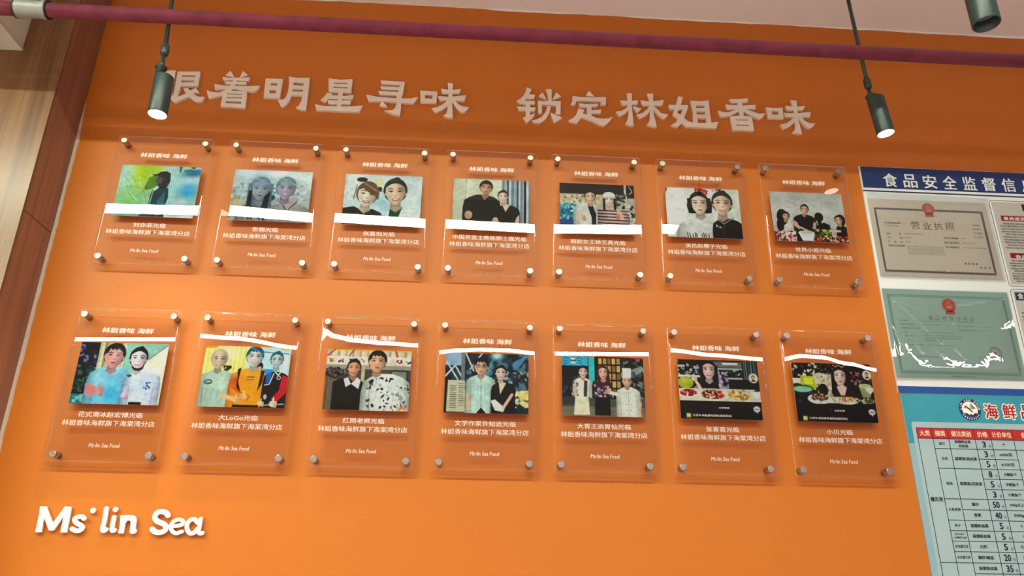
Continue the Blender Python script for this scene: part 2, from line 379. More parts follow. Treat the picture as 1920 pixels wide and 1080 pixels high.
def picture_mesh(name, pic, x0, x1, z0, z1, y, thick, parent, origin, gain=GAIN):
    """a print as a thin sheet; its flat picture is carried as ink colours on the vertices"""
    a = lin(np.clip(pic.down(), 0, 255)) * gain * (np.array((.95, 1.0, 1.07)) if pic.grain else 1.0); H, W = a.shape[:2]
    xs = np.linspace(x0, x1, W) - origin[0]; zs = np.linspace(z1, z0, H) - origin[2]
    V = np.zeros((H * W + 4, 3)); V[:H * W, 0] = np.tile(xs, H); V[:H * W, 2] = np.repeat(zs, W); V[:H * W, 1] = y - origin[1]
    for k, (px, pz) in enumerate(((x0, z0), (x1, z0), (x1, z1), (x0, z1))): V[H * W + k] = (px - origin[0], y + thick - origin[1], pz - origin[2])
    i = np.arange((H - 1) * (W - 1)); r, c = i // (W - 1), i % (W - 1); b = r * W + c
    F = np.stack([b, b + W, b + W + 1, b + 1], 1)
    n = H * W; bl, br, tr_, tl = (H - 1) * W, n - 1, W - 1, 0
    ex = np.array([[n, n + 3, n + 2, n + 1], [bl, n, n + 1, br], [br, n + 1, n + 2, tr_], [tr_, n + 2, n + 3, tl], [tl, n + 3, n, bl]])
    F = np.concatenate([F, ex])
    me = bpy.data.meshes.new(name); me.vertices.add(len(V)); me.vertices.foreach_set('co', V.astype(np.float32).ravel())
    me.loops.add(F.size); me.loops.foreach_set('vertex_index', F.ravel().astype(np.int32))
    me.polygons.add(len(F)); me.polygons.foreach_set('loop_start', (np.arange(len(F)) * 4).astype(np.int32)); me.polygons.foreach_set('loop_total', np.full(len(F), 4, np.int32))
    at = me.color_attributes.new('ink', 'FLOAT_COLOR', 'POINT')
    cc = np.ones((len(V), 4), np.float32); cc[:n, :3] = a.reshape(-1, 3); cc[n:, :3] = 0.6; at.data.foreach_set('color', cc.ravel())
    me.materials.append(M_PRINT); me.materials.append(M_PRINTBACK)
    mi = np.zeros(len(F), np.int32); mi[-5:] = 1; me.polygons.foreach_set('material_index', mi)
    me.update(calc_edges=True); me.validate()
    o = bpy.data.objects.new(name, me); COL.objects.link(o)
    if parent is not None: o.parent = parent; o.location = Vector(origin) - parent_world(parent)
    else: o.location = origin
    return o

GLYPHS = [
 ('跟', [
  ([(-0.9952,3.1735),(-0.9304,3.1774),(-0.928,3.1354),(-0.9925,3.1329)],[[(-0.9775,3.1597),(-0.9452,3.1604),(-0.9453,3.1483),(-0.9771,3.1475)]]),
  ([(-0.9623,3.1347),(-0.9481,3.1355),(-0.9466,3.1162),(-0.9291,3.1184),(-0.9279,3.1031),(-0.9466,3.1009),(-0.9444,3.0728),(-0.9585,3.072)],[]),
  ([(-0.9882,3.1138),(-0.9751,3.1157),(-0.9729,3.0734),(-0.9477,3.0813),(-0.9251,3.0869),(-0.9238,3.0718),(-0.9527,3.0594),(-0.9898,3.0487),(-0.9947,3.0613),(-0.9845,3.0684)],[]),
  ([(-0.9235,3.1729),(-0.8495,3.1773),(-0.8484,3.1186),(-0.9031,3.1166),(-0.9064,3.0743),(-0.8814,3.0877),(-0.895,3.1072),(-0.8795,3.1114),(-0.8715,3.1004),(-0.8545,3.1117),(-0.8407,3.095),(-0.8603,3.0924),(-0.8539,3.0855),(-0.8402,3.0783),(-0.8197,3.0788),(-0.8241,3.0666),(-0.831,3.0597),(-0.846,3.0589),(-0.8589,3.0668),(-0.8703,3.077),(-0.8866,3.0674),(-0.9122,3.0505),(-0.9267,3.063),(-0.9212,3.0828),(-0.9218,3.1287),(-0.9228,3.1684)],[[(-0.9054,3.1595),(-0.8625,3.162),(-0.8631,3.1546),(-0.9057,3.1528)],[(-0.9047,3.1389),(-0.8636,3.1409),(-0.8642,3.1331),(-0.9046,3.1308)]]),
 ]),
 ('着', [
  ([(-0.7528,3.1864),(-0.7344,3.1595),(-0.7664,3.1677)],[]),
  ([(-0.712,3.1888),(-0.6933,3.172),(-0.7199,3.1599)],[]),
  ([(-0.7753,3.1605),(-0.7532,3.158),(-0.72,3.1608),(-0.6859,3.1642),(-0.6887,3.1484),(-0.7046,3.1484),(-0.7246,3.1486),(-0.7393,3.1493),(-0.7695,3.1453)],[]),
  ([(-0.7658,3.1426),(-0.6952,3.1458),(-0.6945,3.1341),(-0.7602,3.1314)],[]),
  ([(-0.7394,3.1504),(-0.7241,3.1513),(-0.7262,3.14),(-0.7293,3.1299),(-0.7316,3.1144),(-0.7465,3.0993),(-0.763,3.0892),(-0.8065,3.0741),(-0.8129,3.0889),(-0.8179,3.105),(-0.7985,3.0985),(-0.7752,3.0987),(-0.7525,3.1154),(-0.7444,3.1279),(-0.7405,3.1392)],[]),
  ([(-0.7971,3.1304),(-0.7558,3.1262),(-0.7289,3.1271),(-0.6856,3.1287),(-0.6493,3.1323),(-0.6552,3.1177),(-0.6648,3.1083),(-0.6901,3.108),(-0.7325,3.1143),(-0.7681,3.1112),(-0.792,3.1087)],[]),
  ([(-0.7637,3.0939),(-0.7405,3.1073),(-0.6892,3.1085),(-0.686,3.0918),(-0.6856,3.0424),(-0.728,3.045),(-0.7645,3.0445)],[[(-0.7505,3.0958),(-0.7018,3.0974),(-0.7017,3.0942),(-0.7506,3.0925)],[(-0.7503,3.0816),(-0.7011,3.0833),(-0.7008,3.079),(-0.75,3.0777)],[(-0.7507,3.0664),(-0.7006,3.067),(-0.7003,3.0579),(-0.7504,3.0582)]]),
 ]),
 ('明', [
  ([(-0.6344,3.1627),(-0.5776,3.1636),(-0.5784,3.087),(-0.6316,3.0876)],[[(-0.616,3.1455),(-0.5942,3.1462),(-0.594,3.1362),(-0.6154,3.1365)],[(-0.6162,3.1187),(-0.5952,3.1187),(-0.5946,3.1054),(-0.6155,3.1054)]]),
  ([(-0.5597,3.1745),(-0.5311,3.1713),(-0.4906,3.1741),(-0.489,3.1369),(-0.4889,3.0466),(-0.5073,3.048),(-0.5235,3.0542),(-0.5147,3.0607),(-0.5079,3.0802),(-0.5073,3.1019),(-0.5412,3.1012),(-0.5465,3.078),(-0.5564,3.0607),(-0.5626,3.0544),(-0.5704,3.0533),(-0.5851,3.0814),(-0.567,3.0829),(-0.56,3.0917),(-0.5549,3.1161),(-0.5553,3.1453)],[[(-0.5411,3.153),(-0.5077,3.151),(-0.508,3.1412),(-0.5409,3.1418)],[(-0.541,3.1254),(-0.5068,3.1249),(-0.5069,3.1164),(-0.5407,3.1174)]]),
 ]),
 ('星', [
  ([(-0.4282,3.1748),(-0.3873,3.1718),(-0.3487,3.177),(-0.3483,3.1206),(-0.3747,3.1228),(-0.4228,3.12)],[[(-0.4089,3.1592),(-0.3634,3.1609),(-0.3635,3.1559),(-0.4088,3.1543)],[(-0.409,3.1433),(-0.363,3.1435),(-0.363,3.1381),(-0.4088,3.1376)]]),
  ([(-0.3909,3.1231),(-0.3758,3.1239),(-0.3769,3.0587),(-0.3898,3.058)],[]),
  ([(-0.4267,3.1186),(-0.4102,3.1147),(-0.4145,3.1072),(-0.4287,3.0779),(-0.4462,3.0885),(-0.4368,3.0986)],[]),
  ([(-0.4177,3.1089),(-0.3905,3.1085),(-0.3693,3.1078),(-0.3396,3.1138),(-0.342,3.0948),(-0.3762,3.0948),(-0.4262,3.0932)],[]),
  ([(-0.4221,3.0879),(-0.3917,3.0891),(-0.3468,3.0921),(-0.3473,3.0759),(-0.4182,3.0727)],[]),
  ([(-0.462,3.0708),(-0.4354,3.0646),(-0.3895,3.0652),(-0.3437,3.0682),(-0.307,3.0734),(-0.314,3.0491),(-0.3738,3.047),(-0.4237,3.0478),(-0.4554,3.0461)],[]),
 ]),
 ('寻', [
  ([(-0.2552,3.177),(-0.1736,3.1761),(-0.1778,3.1207),(-0.2535,3.1194),(-0.2602,3.1349),(-0.1933,3.1333),(-0.1923,3.1405),(-0.2491,3.1416),(-0.2544,3.1536),(-0.1912,3.1535),(-0.1911,3.1614),(-0.2494,3.1625)],[]),
  ([(-0.2984,3.1173),(-0.2594,3.1105),(-0.1984,3.1091),(-0.1517,3.11),(-0.1267,3.1175),(-0.1394,3.0911),(-0.179,3.092),(-0.2217,3.094),(-0.2886,3.0919)],[]),
  ([(-0.1992,3.1212),(-0.181,3.1223),(-0.1801,3.0702),(-0.1818,3.0409),(-0.2001,3.044),(-0.2343,3.0577),(-0.2073,3.0611),(-0.1998,3.0692),(-0.196,3.0886),(-0.1963,3.108)],[]),
  ([(-0.2437,3.0961),(-0.2253,3.0738),(-0.2517,3.0764)],[]),
 ]),
 ('味', [
  ([(-0.1204,3.1441),(-0.0625,3.1425),(-0.0645,3.0979),(-0.1175,3.0979)],[[(-0.1034,3.1291),(-0.0782,3.1281),(-0.0789,3.1134),(-0.103,3.1137)]]),
  ([(-0.0298,3.1802),(-0.012,3.1795),(-0.0126,3.1429),(-0.0118,3.1062),(-0.0071,3.0409),(-0.0244,3.0428),(-0.0392,3.048),(-0.0291,3.0569),(-0.0264,3.0787),(-0.025,3.1055),(-0.0256,3.1421)],[]),
  ([(-0.0514,3.1554),(-0.027,3.1519),(-0.0116,3.1523),(0.0156,3.158),(0.0105,3.1393),(-0.0468,3.1355)],[]),
  ([(-0.0607,3.1249),(-0.0258,3.1244),(-0.0095,3.1259),(0.0334,3.1337),(0.029,3.1109),(-0.0548,3.1082)],[]),
  ([(-0.0283,3.1101),(-0.0171,3.1108),(-0.0244,3.0897),(-0.0479,3.0679),(-0.0667,3.0585),(-0.0787,3.0758),(-0.0606,3.0805),(-0.0429,3.0923)],[]),
  ([(-0.015,3.1097),(-0.0017,3.1104),(0.0101,3.0953),(0.0247,3.0876),(0.0448,3.0863),(0.0355,3.0713),(0.0235,3.0646),(0.0152,3.0689),(0.0024,3.0827),(-0.0106,3.1014)],[]),
 ]),
 ('锁', [
  ([(0.2374,3.1772),(0.2553,3.1703),(0.2455,3.1506),(0.2672,3.1485),(0.2625,3.1321),(0.2389,3.1323),(0.2309,3.1229),(0.2663,3.1238),(0.2654,3.1103),(0.2503,3.1095),(0.2503,3.098),(0.2691,3.0977),(0.2644,3.0826),(0.2504,3.0825),(0.2504,3.0664),(0.2673,3.0761),(0.2607,3.0593),(0.2403,3.0368),(0.2262,3.0553),(0.2355,3.0601),(0.2354,3.0843),(0.2116,3.0841),(0.2066,3.0993),(0.2353,3.0987),(0.2353,3.1065),(0.2278,3.1065),(0.2249,3.1125),(0.2183,3.1095),(0.2041,3.1214),(0.2172,3.13),(0.2303,3.1486),(0.2369,3.167)],[]),
  ([(0.2925,3.1607),(0.306,3.1327),(0.2792,3.1446)],[]),
  ([(0.3394,3.1634),(0.3554,3.1467),(0.3253,3.132)],[]),
  ([(0.3028,3.1735),(0.3237,3.1747),(0.3234,3.1265),(0.3542,3.1274),(0.3527,3.0742),(0.3339,3.0754),(0.3377,3.0855),(0.338,3.1088),(0.3097,3.1106),(0.2908,3.1118),(0.2898,3.0763),(0.2776,3.0767),(0.2767,3.1266),(0.2946,3.1242),(0.3116,3.1263),(0.3099,3.1531)],[]),
  ([(0.3078,3.1071),(0.3209,3.1063),(0.3151,3.0799),(0.3056,3.0596),(0.2944,3.0458),(0.2831,3.0382),(0.2682,3.0379),(0.2561,3.0459),(0.2738,3.0513),(0.2888,3.0608),(0.302,3.0814),(0.3068,3.0971)],[]),
  ([(0.3189,3.0805),(0.3582,3.0624),(0.3326,3.0413),(0.3234,3.0605)],[]),
 ]),
 ('定', [
  ([(0.4513,3.1759),(0.4699,3.1532),(0.4403,3.1549)],[]),
  ([(0.395,3.1512),(0.4259,3.1484),(0.464,3.1495),(0.5097,3.1536),(0.508,3.1227),(0.49,3.1228),(0.4922,3.1342),(0.4446,3.1338),(0.4075,3.1339),(0.4043,3.1181),(0.3882,3.1172),(0.3947,3.1332)],[]),
  ([(0.4154,3.1232),(0.4405,3.1212),(0.4824,3.1251),(0.4763,3.1109),(0.4582,3.1104),(0.4585,3.0977),(0.4921,3.1018),(0.4888,3.086),(0.4581,3.0855),(0.4579,3.0755),(0.4769,3.0666),(0.4976,3.0655),(0.5166,3.0688),(0.5302,3.0766),(0.5181,3.0556),(0.4986,3.0371),(0.4837,3.0417),(0.4615,3.0548),(0.4241,3.0682),(0.4095,3.0454),(0.3954,3.0451),(0.3796,3.0526),(0.3939,3.0621),(0.4054,3.076),(0.4144,3.103),(0.4342,3.0975),(0.4278,3.0838),(0.4423,3.0791),(0.443,3.108),(0.4184,3.1088)],[]),
 ]),
 ('林', [
  ([(0.5825,3.1727),(0.6001,3.1737),(0.5973,3.1268),(0.5997,3.0435),(0.5862,3.0437),(0.5715,3.0497),(0.5787,3.0622),(0.5838,3.0843),(0.5855,3.1212),(0.5841,3.1458)],[]),
  ([(0.5591,3.1432),(0.5843,3.1429),(0.6204,3.1459),(0.6164,3.1291),(0.5984,3.1281),(0.5835,3.1248),(0.5646,3.1237)],[]),
  ([(0.5868,3.1262),(0.5881,3.109),(0.5737,3.0911),(0.5543,3.0779),(0.5425,3.0967),(0.5615,3.1002),(0.5766,3.1109)],[]),
  ([(0.5998,3.1215),(0.6297,3.1138),(0.6147,3.0946)],[]),
  ([(0.6526,3.1751),(0.6739,3.1759),(0.6712,3.1284),(0.6714,3.094),(0.6785,3.0428),(0.6633,3.0444),(0.6448,3.05),(0.6526,3.0589),(0.6579,3.0786),(0.6587,3.1129),(0.6577,3.1525)],[]),
  ([(0.6283,3.1471),(0.652,3.1434),(0.6775,3.1456),(0.7093,3.1529),(0.703,3.1302),(0.6342,3.1264)],[]),
  ([(0.6575,3.1281),(0.664,3.1132),(0.6491,3.0903),(0.6231,3.0743),(0.6129,3.0884),(0.6347,3.0969),(0.6503,3.1125)],[]),
  ([(0.6711,3.1272),(0.6841,3.1143),(0.6959,3.099),(0.7204,3.0942),(0.7115,3.0803),(0.7008,3.076),(0.6908,3.0853),(0.6702,3.1111)],[]),
 ]),
 ('姐', [
  ([(0.7603,3.1707),(0.7771,3.1679),(0.7676,3.1357),(0.7936,3.1364),(0.7878,3.1151),(0.775,3.0844),(0.7888,3.071),(0.8064,3.0671),(0.8189,3.0658),(0.7892,3.0492),(0.7828,3.0476),(0.7652,3.0649),(0.7559,3.0523),(0.7492,3.0466),(0.7387,3.0465),(0.7287,3.0537),(0.7441,3.0638),(0.7536,3.0801),(0.7367,3.0951),(0.7434,3.1164),(0.7285,3.1155),(0.7245,3.1343),(0.751,3.1348)],[[(0.7593,3.1172),(0.7721,3.1187),(0.7642,3.0966),(0.7531,3.1033)]]),
  ([(0.8018,3.1551),(0.8355,3.1545),(0.8659,3.1604),(0.8661,3.112),(0.8678,3.0704),(0.8925,3.0746),(0.8828,3.0481),(0.7872,3.0496),(0.7929,3.07),(0.8053,3.067),(0.8074,3.1088)],[[(0.8196,3.1371),(0.8495,3.1378),(0.8487,3.1283),(0.8193,3.1255)],[(0.8188,3.1126),(0.8502,3.1136),(0.8499,3.1017),(0.8205,3.1001)],[(0.8211,3.0862),(0.8516,3.0866),(0.8507,3.0675),(0.8211,3.0667)]]),
 ]),
 ('香', [
  ([(0.9391,3.169),(0.9737,3.1709),(1.0034,3.1771),(1.005,3.1651),(0.9994,3.1586),(0.984,3.1559),(0.983,3.1451),(1.0297,3.1507),(1.0266,3.1319),(0.9945,3.1326),(1.0161,3.1233),(1.0367,3.1158),(1.061,3.1184),(1.0501,3.1017),(1.0386,3.0937),(1.014,3.1034),(0.9849,3.1216),(0.9828,3.1013),(0.9699,3.1006),(0.9689,3.122),(0.9506,3.1099),(0.9283,3.0988),(0.9035,3.095),(0.8951,3.1204),(0.9148,3.1148),(0.9364,3.1177),(0.961,3.129),(0.9287,3.1265),(0.9246,3.1469),(0.9497,3.1445),(0.9665,3.146),(0.9675,3.1555),(0.9474,3.1544)],[]),
  ([(0.9351,3.0992),(0.9714,3.1041),(1.0117,3.1021),(1.0132,3.0459),(0.9762,3.0464),(0.94,3.044)],[[(0.9538,3.0879),(0.9965,3.089),(0.995,3.0852),(0.9545,3.0843)],[(0.955,3.0679),(0.9975,3.0682),(0.997,3.0633),(0.9545,3.0623)]]),
 ]),
 ('味', [
  ([(1.0655,3.143),(1.0954,3.1414),(1.1238,3.1447),(1.1223,3.0999),(1.0689,3.0978)],[[(1.0832,3.1288),(1.1065,3.1295),(1.1084,3.1148),(1.0836,3.1139)]]),
  ([(1.1571,3.1774),(1.1775,3.1761),(1.1757,3.1446),(1.1742,3.0998),(1.1791,3.0412),(1.1648,3.0429),(1.1465,3.0468),(1.1555,3.0534),(1.1607,3.0695),(1.1602,3.099),(1.1627,3.1364),(1.1601,3.1587)],[]),
  ([(1.1356,3.1529),(1.1613,3.1508),(1.1766,3.1516),(1.2049,3.1562),(1.1964,3.1377),(1.1394,3.1346)],[]),
  ([(1.1256,3.1239),(1.1622,3.1234),(1.1753,3.1246),(1.2217,3.1326),(1.2166,3.1107),(1.129,3.1072)],[]),
  ([(1.1582,3.1088),(1.1634,3.0906),(1.1381,3.0683),(1.1177,3.058),(1.108,3.0753),(1.1289,3.0801),(1.1455,3.0933)],[]),
  ([(1.1743,3.1084),(1.1862,3.1091),(1.1971,3.0936),(1.2111,3.0857),(1.2323,3.0869),(1.2222,3.0728),(1.2072,3.0647),(1.1965,3.0727),(1.1834,3.0879),(1.1747,3.0998)],[]),
 ]),
]
LATIN = [
 ('M','poly',[(-1.0433,1.7789),(-1.0267,1.7788),(-1.0239,1.7723),(-1.0059,1.7435),(-1.0022,1.7367),(-0.9987,1.7424),(-0.9813,1.7762),(-0.9789,1.7801),(-0.9633,1.7791),(-0.9621,1.7619),(-0.9613,1.7142),(-0.977,1.7146),(-0.9773,1.7553),(-0.9952,1.7186),(-1.0074,1.7191),(-1.0266,1.7507),(-1.0251,1.7138),(-1.0402,1.7136),(-1.041,1.7606)],0.0),
 ('s','st',[(-0.9244,1.7499),(-0.9318,1.7546),(-0.9412,1.7537),(-0.9482,1.7476),(-0.9426,1.7395),(-0.9297,1.7328),(-0.9236,1.726),(-0.9301,1.7196),(-0.9402,1.7195),(-0.9494,1.7237)],0.0133),
 ('dot','el',[(-0.906,1.7707)],0.0082),
 ('l','st',[(-0.8727,1.7762),(-0.8713,1.747),(-0.8723,1.7268),(-0.8691,1.7204),(-0.8632,1.7229)],0.0139),
 ('i','st',[(-0.8484,1.7543),(-0.8482,1.7322),(-0.8469,1.7216),(-0.8413,1.7217)],0.0133),
 ('i','el',[(-0.8488,1.774)],0.0077),
 ('n','poly',[(-0.8325,1.7592),(-0.8176,1.7607),(-0.8021,1.7606),(-0.7953,1.7586),(-0.7906,1.7529),(-0.7889,1.7454),(-0.7882,1.7265),(-0.7842,1.7234),(-0.7843,1.7171),(-0.7882,1.7139),(-0.7944,1.7132),(-0.8008,1.7162),(-0.8025,1.7388),(-0.8041,1.7451),(-0.8087,1.7476),(-0.8136,1.7462),(-0.8166,1.7386),(-0.8164,1.7141),(-0.8299,1.7145),(-0.8294,1.7321)],0.0),
 ('S','st',[(-0.7104,1.7613),(-0.7182,1.7688),(-0.7303,1.7711),(-0.7399,1.7672),(-0.7438,1.7563),(-0.7356,1.7462),(-0.7197,1.7402),(-0.7098,1.7315),(-0.7127,1.7226),(-0.7248,1.718),(-0.7367,1.7197),(-0.7455,1.7259)],0.0153),
 ('e','st',[(-0.6948,1.7345),(-0.6814,1.7357),(-0.6703,1.7391),(-0.6687,1.7461),(-0.6763,1.7513),(-0.6865,1.7502),(-0.6956,1.7431),(-0.6978,1.7329),(-0.6935,1.7229),(-0.6821,1.7168),(-0.6674,1.7214)],0.0113),
 ('a','st',[(-0.631,1.7441),(-0.6401,1.7526),(-0.6514,1.7501),(-0.6573,1.7386),(-0.6546,1.726),(-0.6461,1.7174),(-0.636,1.7188),(-0.6286,1.729)],0.0124),
 ('a','st',[(-0.6238,1.7544),(-0.6242,1.7341),(-0.6247,1.7227),(-0.6202,1.7171),(-0.614,1.7185)],0.0119),
]
BOW = [
 [(-0.0166,2.6558,-0.0011),(0.2681,2.6611,-0.00289)],
 [(0.0418,2.6655,-0.00436),(0.2699,2.6489,0.0012)],
 [(-0.0162,2.6542,-0.00056),(0.2693,2.6444,0.0027)],
 [(-0.0143,2.646,0.00218),(0.2666,2.6404,0.00406)],
 [(-0.0158,2.6419,0.00356),(0.2666,2.6538,-0.00045)],
 [(-0.0158,2.6592,-0.00224),(0.0355,2.6594,-0.00234)],
 [],
 [(-0.0191,2.2372,0.00213),(0.2663,2.2463,-0.00051)],
 [(-0.0204,2.2592,-0.00432),(0.084,2.2545,-0.00294),(0.2698,2.2307,0.00406)],
 [(-0.0167,2.3079,-0.01853),(-0.0038,2.2871,-0.01246),(0.0254,2.2701,-0.0075),(0.0801,2.2589,-0.00421),(0.165,2.2534,-0.00262),(0.2685,2.2494,-0.00143)],
 [(-0.0164,2.23,0.00425),(0.0421,2.2375,0.00207),(0.1042,2.2418,0.00079),(0.1822,2.2418,0.00081),(0.2683,2.2354,0.00266)],
 [(-0.0181,2.2362,0.00244),(0.2672,2.2432,0.00038)],
 [(-0.0197,2.2581,-0.00398),(0.1193,2.2458,-0.00039),(0.2704,2.2372,0.00216)],
 [(-0.0187,2.2396,0.00143),(0.035,2.252,-0.0022),(0.1,2.249,-0.00131),(0.1794,2.2315,0.00383),(0.2669,2.2142,0.00891)],
]

# ------------------------------------------------------------------ the room
XL, XR, YB = -5.2, 6.2, -9.5
def structure(o): o['kind'] = 'structure'; return o
b = MB(); b.box(XL, XR, 0, 0.12, 0, 4.1); structure(b.obj('wall_front', M_ORANGE))
b = MB(); b.box(XL - .12, XL, YB, 0, 0, 4.1); structure(b.obj('wall_left', M_WHITEPAINT))
b = MB(); b.box(XR, XR + .12, YB, 0, 0, 4.1); structure(b.obj('wall_right', M_WHITEPAINT))
b = MB(); b.box(XL, XR, YB - .12, YB, 0, .8); b.box(XL, XR, YB - .12, YB, 2.9, 4.1); b.box(XL, XL + .5, YB - .12, YB, .8, 2.9); b.box(XR - .5, XR, YB - .12, YB, .8, 2.9); b.box(.3, .6, YB - .12, YB, .8, 2.9)
structure(b.obj('wall_back', M_WHITEPAINT))
b = MB(); b.box(XL, XR, YB, 0, -.1, 0); structure(b.obj('floor', M_FLOOR))
b = MB(); b.box(XL, XR, YS, 0, ZC, ZC + .05); b.box(XL, XR, YS - .03, YS, ZC, ZH); structure(b.obj('ceiling', M_BEIGE))
b = MB(); b.box(XL, XR, YB, YS - .03, ZH, ZH + .1); structure(b.obj('ceiling_high', M_WHITEPAINT))
# uneven filler line where the wall paint stops below the ceiling
b = MB(); x = -1.9; z = ZC - .003; P = []
while x < 3.2:
    P.append((x, z)); x += .01 + .03 * rnd.random()
    z = min(ZC - .0005, max(ZC - .0055, z + (rnd.random() - .5) * .003))
    if rnd.random() < .05: z = ZC - .001 - .006 * rnd.random()
outl = P + [(P[-1][0], ZC + .001), (P[0][0], ZC + .001)]
b.prism(outl, [], -.003, .001); structure(b.obj('trim_1', M_BEIGE))
# white filler strip between the wood column and the orange wall
b = MB(); zz = 1.2; L1 = []; 
while zz < 3.06:
    wd = .013 if zz < 2.9 else .013 * (3.07 - zz) / .17
    L1.append((-1.197 + wd * (.75 + .25 * rnd.random()) - .001, zz)); zz += .008 + .03 * rnd.random()
b.prism([(-1.203, 1.2)] + L1 + [(-1.203, 3.07)], [], -.004, .001); structure(b.obj('trim_2', M_CAULK))

# strip lights of the high ceiling, parallel to the orange wall; side pair is added fill
def strip_light(xa, xb, y, strength, label, wd=.15, tint=(1, 1, 1), turn=None):
    t = tag(empty('strip_light', ((xa + xb) / 2, y, ZH)), label, 'ceiling light', 'long strip lights of the high ceiling')
    M = M_TUBE.copy(); M.name = 'strip_light_diffuser_lit'; M.node_tree.nodes['Principled BSDF'].inputs['Emission Strength'].default_value = strength; M.node_tree.nodes['Principled BSDF'].inputs['Emission Color'].default_value = (*tint, 1)
    d = MB(); d.box(xa, xb, y - wd / 2, y + wd / 2, ZH - .012, ZH - .002); d.obj('diffuser', M, t, origin=t.location)
    d = MB(); r = .008
    d.box(xa - r, xb + r, y - wd / 2 - r, y - wd / 2, ZH - .014, ZH); d.box(xa - r, xb + r, y + wd / 2, y + wd / 2 + r, ZH - .014, ZH)
    d.box(xa - r, xa, y - wd / 2, y + wd / 2, ZH - .014, ZH); d.box(xb, xb + r, y - wd / 2, y + wd / 2, ZH - .014, ZH)
    d.obj('frame', M_FRAMEW, t, origin=t.location)
    if turn is not None: t.location = (*turn, ZH); t.rotation_euler = (0, 0, math.pi / 2)
strip_light(-4.0, 1.54, -2.76, LIGHT_A, 'long white ceiling strip light nearest the orange wall', tint=(.92, 1, .75))
strip_light(-4.6, 6.15, -5.837, LIGHT_B, 'long white ceiling strip light in the middle of the room', tint=(1, .78, .80))
strip_light(-1.9, 1.9, 0, FILL_L, 'added fill light strip at the left side of the room, out of view', tint=(1, .98, .70), turn=(-4.25, -3.5))  # added fill, set clear of the panel reflections
strip_light(-1.4, 1.4, 0, FILL_R, 'added fill light strip at the right side of the room, out of view', tint=(1, .93, .86), turn=(5.9, -3.0))  # added weak fill, set clear of the sleeve reflections

# wood-clad column at the left
YC = -.165
t = tag(empty('wood_column', (-1.7, YC, 0)), 'wood-laminate clad column left of the orange wall, light front and brown side', 'column')
W_ = -2.3
b = MB(); b.box(W_, -1.2, YC + .012, .0, 0, ZC - .002); b.obj('column_core', M_WOODS, t, origin=t.location)
b = MB(); b.box(W_, -1.197, YC, YC + .012, 0.002, ZC - .003); b.obj('front_panel', M_WOODF, t, origin=t.location)['label'] = 'light glossy wood front panel'
for z0, z1, q in ((0.002, 2.571, 0), (2.5735, ZC - .003, 1)):
    b = MB(); b.box(-1.2, -1.197 + .0008 * q, YC + .0125, -.001, z0, z1)
    o = b.obj('side_panel', M_WOODS, t, origin=t.location); o['label'] = ('upper' if q else 'lower') + ' brown wood side panel'
# ivory box under the ceiling, fixed to the column
b = MB(); t = tag(empty('bulkhead_box', (-1.85, YC, ZC)), 'ivory boxed-in bulkhead at the top left in front of the wood column', 'bulkhead')
xe, zb, yf = -1.327, 3.109, -.375
b.box(-2.3, xe, yf, YC, zb + .012, ZC - .002); b.obj('box_body', M_BOX, t, origin=t.location)
b = MB(); b.box(-2.3, xe + .002, yf - .002, YC, zb, zb + .008); b.obj('bottom_board', M_BOX, t, origin=t.location)
b = MB(); b.box(-2.3, xe - .004, yf + .004, YC, zb + .008, zb + .012); b.obj('shadow_gap', M_RUBBER, t, origin=t.location)

# dark red pipe in front of the wall
YP, ZP, RP = -.392, 3.0775, .0203
t = tag(empty('sprinkler_pipe', (0, YP, ZP)), 'dark red painted steel pipe running across the top of the orange wall', 'pipe')
b = MB(); b.lathe((-3.5, YP, ZP), (4.2, YP, ZP), [(0, RP), (2.25, RP), (2.25, RP * .99), (7.7, RP)], 32); b.obj('pipe_run', M_PIPE, t, smooth=True, origin=t.location)
b = MB(); xa, xb = -1.216, -1.128
b.lathe((xa, YP, ZP), (xb, YP, ZP), [(0, .0245), (.004, .0262), (.016, .0262), (.020, .0245), (.068, .0245), (.072, .0262), (.084, .0262), (.088, .0245)], 32)
b.obj('coupling', M_COUPL, t, smooth=True, origin=t.location)['label'] = 'grey unpainted pipe coupling'
for x in (xa - .0005, xb - .0035):
    b = MB(); b.lathe((x, YP, ZP), (x + .004, YP, ZP), [(0, .0268), (.004, .0268)], 32); b.obj('sealing_ring', M_RUBBER, t, origin=t.location)
for x in (-1.9, 2.6):   # hangers up to the low ceiling, outside the picture
    b = MB(); b.lathe((x, YP, ZP + RP), (x, YP, ZC), [(0, .004), (ZC - ZP - RP, .004)], 10); b.obj('hanger_rod', M_METAL, t, origin=t.location)

